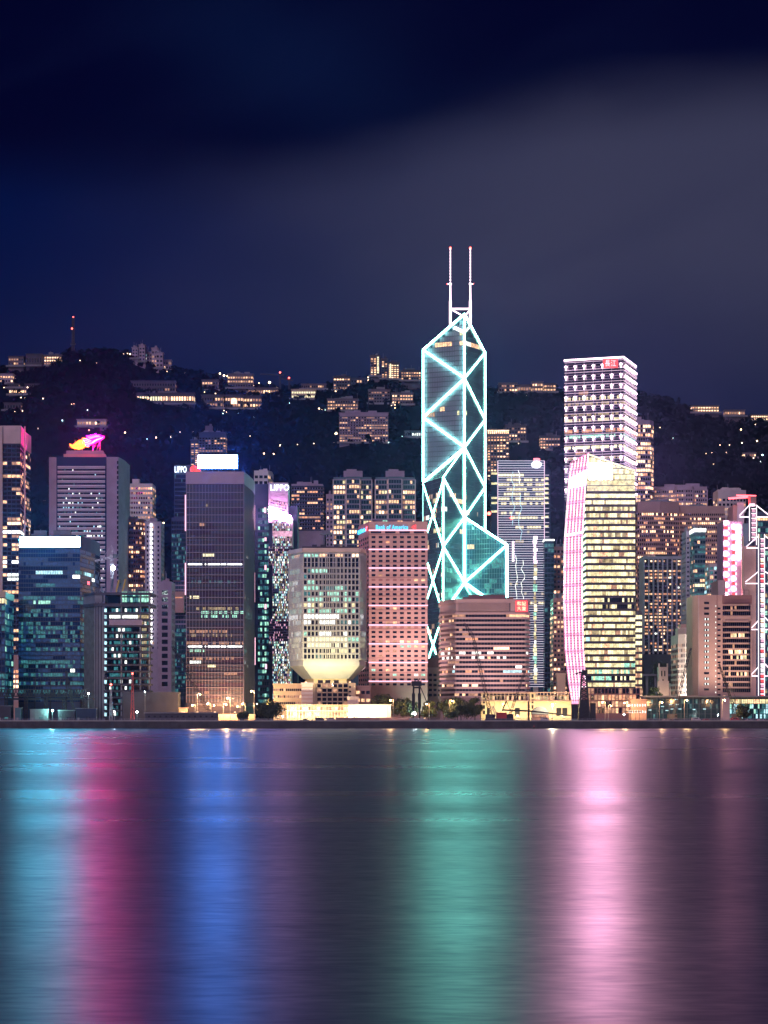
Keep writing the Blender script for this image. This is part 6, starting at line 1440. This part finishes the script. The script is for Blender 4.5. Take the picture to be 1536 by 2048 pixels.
def works():
    Y = 1362; t = thing('pile_driver', 'dark two legged pile driver standing before the trees beside the pink bank tower', 'pile driver', (X(832, Y), Y, GZ))
    q = MB()
    for px in (827, 839): q.beam(P(px, 1441, Y), P(px, 1366, Y), 1.2, 'black_steel', n=6); q.box(P(px, 1402, Y), (1.9, 1.6, 9), 'black_steel')
    q.box(P(833, 1367, Y), (6, 1.6, 3), 'black_steel'); q.box(P(833, 1375, Y), (4.4, 1.2, 1), 'black_steel'); q.build('frame', t)
    q = MB(); q.beam(P(832, 1366, Y), P(828, 1357, Y), .6, 'black_steel'); q.beam(P(833, 1366, Y), P(840, 1357, Y), .6, 'black_steel'); q.build('head', t)
    q = MB(); q.beam(P(840, 1372, Y), P(857, 1412, Y), .5, 'black_steel'); q.beam(P(857, 1412, Y), P(857, 1441, Y), .3, 'black_steel'); q.build('back_stay', t)
    q = MB(); q.box((X(833, Y), Y, GZ+1), (9, 5, 2), 'metal'); q.build('base', t)
    Y = 1360; t = thing('drilling_rig', 'dark lattice drilling rig at the foot of the pink light wall', 'drilling rig', (X(1168, Y), Y, GZ))
    q = MB(); lattice(q, P(1168, 1441, Y), P(1168, 1345, Y), 6.4, 2.4, 12, 'black_steel', .75); q.box(P(1168, 1420, Y), (5.4, 4, 12), 'black_steel'); q.build('lattice_mast', t)
    q = MB(); q.beam(P(1150, 1348, Y), P(1174, 1341, Y), .8, 'black_steel'); q.box(P(1169, 1345, Y), (3.4, 2, 3), 'black_steel'); q.build('head', t)
    q = MB(); q.box((X(1186, Y), Y+1, GZ+5.5), (3.2, 3, 11), 'black_steel'); q.build('power_unit', t)
    Y = 1364; t = thing('boom_excavator', 'long armed dark excavator with its boom lying low to the right', 'excavator', (X(1003, Y), Y, GZ))
    q = MB(); q.box((X(1004, Y), Y, GZ+.9), (9, 4, 1.8), 'black_steel'); q.build('tracks', t)
    q = MB(); q.box((X(1003, Y), Y, GZ+3.6), (6, 3.4, 3.6), 'red_paint'); q.box((X(1030, Y)-4, Y, GZ+3), (6, 3, 3), 'black_steel'); q.build('cab', t)
    q = MB(); q.beam(P(1006, 1420, Y), P(1058, 1422, Y), 1.0, 'black_steel'); q.beam(P(1058, 1422, Y), P(1142, 1431, Y), 1.0, 'black_steel', .6); q.build('boom', t)
    q = MB(); q.beam(P(1004, 1422, Y), P(1013, 1402, Y), .7, 'black_steel'); q.beam(P(1013, 1402, Y), P(1020, 1420, Y), .3, 'black_steel'); q.build('gantry_mast', t)
    q = MB(); lattice(q, P(996, 1436, Y), P(984, 1412, Y), 1.5, 1.2, 5, 'metal', .3); q.build('stick', t)
works()
# trees
def tree(label, px, base, top, w, Y, mat='leaf', seed=1, name='broadleaf_tree', dens=1.0):
    r = random.Random(seed); x = X(px, Y); H = (base-top)*Y/F; R = w*Y/F/2; t = thing(name, label, 'tree', (x, Y, GZ), 'trees along the waterfront')
    q = MB(); q.beam((x, Y, GZ-.2), (x+r.uniform(-.3, .3), Y, GZ+H*.45), .8, 'bark', .5, n=8)
    for k in range(6):
        a = k*1.05+r.random(); q.beam((x, Y, GZ+H*.35), (x+math.cos(a)*R*.6, Y+math.sin(a)*R*.5, GZ+H*r.uniform(.6, .85)), .4, 'bark', .12, n=6)
    q.build('trunk', t)
    q = MB(); cl = []
    for k in range(int(26*dens)):
        a = r.uniform(0, 6.28); rr = R*math.sqrt(r.random())*.9; zz = r.uniform(.3, .86); s = (1-abs(zz-.55)*1.1); cl.append(Vector((x+math.cos(a)*rr*s*1.05, Y+math.sin(a)*rr*s, GZ+H*zz)))
    for c in cl:
        cr = r.uniform(.26, .4)*min(R, H*.7)
        for k in range(130):
            d = Vector((r.gauss(0, 1), r.gauss(0, 1), r.gauss(0, .8))); d.normalize(); p = c+d*cr*r.uniform(.5, 1.15); s = r.uniform(.2, .4)
            u = Vector((r.gauss(0, 1), r.gauss(0, 1), r.gauss(0, 1))).normalized()*s; v = u.cross(d); 
            if v.length < .01: continue
            v = v.normalized()*s*.7; q.quad(p-u-v, p+u-v, p+u+v, p-u+v, mat)
    q.build('crown', t); return t
for a in (('round dark tree in front of the pale barrack block', 537, 1441, 1398, 54, 1366, 'leaf', 1), ('spreading tree left before the pink bank tower foot', 768, 1441, 1385, 52, 1396, 'leaf', 2), ('tree before the middle of the pink bank tower foot', 806, 1441, 1392, 40, 1392, 'leaf', 3),
          ('tree glowing green from the work light beside the pile driver', 822, 1441, 1396, 30, 1374, 'leaf', 4), ('dark tree right of the pile driver', 858, 1441, 1398, 34, 1388, 'leaf', 5), ('dark tree behind the lit yellow green tree, left side', 888, 1441, 1394, 32, 1392, 'leaf', 6),
          ('tall dark tree below the left end of the striped office block', 915, 1441, 1387, 44, 1396, 'leaf', 7), ('dark tree left of the pergola hall', 950, 1441, 1390, 30, 1394, 'leaf', 8), ('wide tree lit yellow green by a street lamp', 922, 1441, 1402, 72, 1370, 'leaf', 9),
          ('dark tree above the low pink block', 1296, 1441, 1392, 36, 1440, 'leaf', 10), ('dark tree at the foot of the church tower', 1308, 1441, 1368, 30, 1600, 'leaf', 11), ('tree behind the church tower', 1345, 1441, 1352, 44, 1800, 'leaf', 12), ('small shrubby tree at the foot of the brown glass tower', 487, 1441, 1422, 26, 1366, 'leaf', 13),
          ('bare thin tree before the lit glass hall', 1487, 1441, 1404, 34, 1372, 'leaf', 14), ('dark tree in the gap right of the light line tower', 1122, 1441, 1310, 18, 1640, 'leaf', 15), ('dark bushy tree under the ribbed apartment tower', 1320, 1441, 1310, 60, 1860, 'leaf', 16)):
    tree(*a, dens=1.6 if a[4] > 50 else 1)
def palms():
    for k, (px, lab) in enumerate(((1254, 'palm left of the low pink block windows'), (1262, 'palm at the left corner of the low pink block'), (1271, 'palm before the middle of the low pink block'), (1279, 'palm at the right corner of the low pink block'))):
        Y = 1384; p = P(px, 1424, Y); t = thing('palm_tree', 'small '+lab, 'palm tree', (p.x, Y, GZ), 'palms before the low pink block'); r = random.Random(k)
        q = MB(); q.beam((p.x, Y, GZ), (p.x, Y, p.z), .35, 'bark', .22, n=6); q.build('trunk', t); q = MB()
        for j in range(11):
            a = j*.571; d = Vector((math.cos(a), math.sin(a), 0)); c = Vector((p.x, Y, p.z)); s = Vector((-d.y, d.x, 0))*.22
            p1 = c+d*.9+Vector((0, 0, .55)); p2 = c+d*2.0+Vector((0, 0, -.1)); q.quad(c-s, c+s, p1+s, p1-s, 'leaf'); q.quad(p1-s, p1+s, p2+s*.2, p2-s*.2, 'leaf')
        q.build('crown', t)
palms()
# vehicles along the quay road
def car(px, label, m, Y=1368, van=False, lights='white_lit'):
    x = X(px, Y); L_ = 4.4 if not van else 5.4; H = 1.45 if not van else 2.2; z = GZ+.12; t = thing('van' if van else 'parked_car', label, 'van' if van else 'car', (x, Y, z), 'cars parked along the quay road')
    prof = [(-.5, .3), (-.5, .62), (-.36, .66), (-.24, 1), (.2, 1), (.34, .68), (.5, .6), (.5, .3)] if not van else [(-.5, .2), (-.5, 1), (.3, 1), (.42, .62), (.5, .55), (.5, .2)]
    q = MB(); k = len(prof); q.v += [(x+a*L_, Y-.9, z+b*H) for a, b in prof]+[(x+a*L_, Y+.9, z+b*H) for a, b in prof]
    q.f += [tuple(range(k)), tuple(range(2*k-1, k-1, -1))]+[(i, k+i, k+(i+1) % k, (i+1) % k) for i in range(k)]; q.m += [m]*(k+2); q.build('body', t)
    q = MB(); q.quad((x-.22*L_, Y-.93, z+.68*H), (x+.27*L_, Y-.93, z+.68*H), (x+.18*L_, Y-.93, z+.94*H), (x-.2*L_, Y-.93, z+.94*H), 'glass'); q.build('window', t)
    for s in (-.3, .3):
        q = MB(); q.beam((x+s*L_, Y-.95, z+.33), (x+s*L_, Y-.7, z+.33), .66, 'black_steel', n=12); q.build('wheel', t)
    q = MB(); q.box((x+.49*L_, Y-.6, z+.5*H), (.12, .3, .16), lights); q.build('headlight', t); q = MB(); q.box((x-.49*L_, Y-.6, z+.5*H), (.12, .3, .16), 'led_red'); q.build('tail_light', t)
for px, lab, m, v in ((1090, 'white van lit bright before the yellow ferry hall', 'white_wall', True), (1300, 'grey car parked before the dark glass hall, left end', 'grey_wall', False), (1332, 'pale car parked by the palm side street lamp', 'cream_wall', False), (1352, 'dark car parked between two tall amber lamps', 'dark_wall', False),
                      (1392, 'white van before the dark glass hall', 'white_wall', True), (1412, 'red car before the dark glass hall', 'red_paint', False), (1470, 'orange red van before the lit glass hall', 'red_paint', True), (1498, 'silver car before the lit glass hall', 'pale_metal', False), (1522, 'white car nearest the right picture edge', 'white_wall', False),
                      (640, 'dark boxy van before the amber arcade', 'dark_wall', True), (662, 'cream van before the amber arcade', 'cream_wall', True), (610, 'small dark car before the pale stair block', 'dark_wall', False), (515, 'small dark car left of the round dark tree', 'dark_wall', False)):
    car(px, lab, m, van=v)
def quay():
    t = thing('quay_railing', 'thin metal railing along the edge of the quay', 'railing', (0, 1356, GZ)); q = MB()
    for k in range(170): q.beam((-255+k*3, 1356, GZ), (-255+k*3, 1356, GZ+1.9), .14, 'thin_metal')
    for z in (1.2, 1.9): q.beam((-256, 1356, GZ+z), (256, 1356, GZ+z), .12, 'thin_metal')
    q.build('rails', t)
    for px, Y, lab in ((856, 1290, 'small dark mooring buoy floating below the trees'), (1068, 1330, 'small dark red channel buoy floating off the pergola hall')):
        p = X(px, Y); t = thing('buoy', lab, 'buoy', (p, Y, 0)); q = MB(); q.beam((p, Y, -.4), (p, Y, .9), 2.4, 'black_steel', 2.0, n=12); q.build('float', t); q = MB(); q.beam((p, Y, .9), (p, Y, 2.2), .5, 'red_paint' if px > 1000 else 'black_steel', .2, n=6); q.build('top_mark', t)
quay()

uplights('wall_floodlights', 'amber floodlights before the pale barrack block and the arcade', [((X(px, 1384), 1381, GZ+3), w, (1, .74, .38), 140, (X(px, 1412), 1408, GZ+12)) for px, w in ((556, 16000), (588, 16000), (614, 16000), (650, 12000), (690, 12000))])

def hoarding():
    Y = 1409; o = MB(); o.box((X(433, Y), Y, GZ+2.2), (X(510, Y)-X(357, Y), .4, 4.4), 'sand_wall')
    for j in range(32): o.box((X(358+j*4.9, Y), Y-.3, GZ+2.3), (.25, .2, 4.6), 'beige_wall')
    t = o.build('hoarding', loc=(X(433, Y), Y, GZ)); tag(t, 'amber lit hoarding behind the street lamps at the brown glass tower', 'fence')
    Y = 1404; t = thing('lamp_lit_kiosk', 'small amber lit hut left of the brown glass tower base', 'kiosk', (X(366, Y), Y, GZ)); q = MB(); q.box((X(366, Y), Y+2, GZ+4), (5, 4, 8), 'sand_wall'); q.build('wall', t); q = MB(); q.box((X(366, Y), Y+2, GZ+8.2), (6, 5, .4), 'beige_wall'); q.build('roof', t); q = MB(); q.box((X(366, Y), Y-.1, GZ+5), (2.6, .2, 1.6), 'warm_hi'); q.build('window', t)
hoarding()
# ------------------------------------------------------------------ the humid night air
def haze():
    m = bpy.data.materials.new('haze'); m.use_nodes = True; N = m.node_tree.nodes; N.clear()
    o = N.new('ShaderNodeOutputMaterial'); v = N.new('ShaderNodeVolumePrincipled'); m.node_tree.links.new(v.outputs[0], o.inputs['Volume'])
    v.inputs['Color'].default_value = (.24, .42, 1, 1); v.inputs['Density'].default_value = .32e-4; v.inputs['Anisotropy'].default_value = .86
    MATS['haze'] = m
    b = MB(); b.box((0, 2000, 300), (5600, 4700, 640), 'haze'); h = b.build('haze'); h['kind'] = 'stuff'
haze()
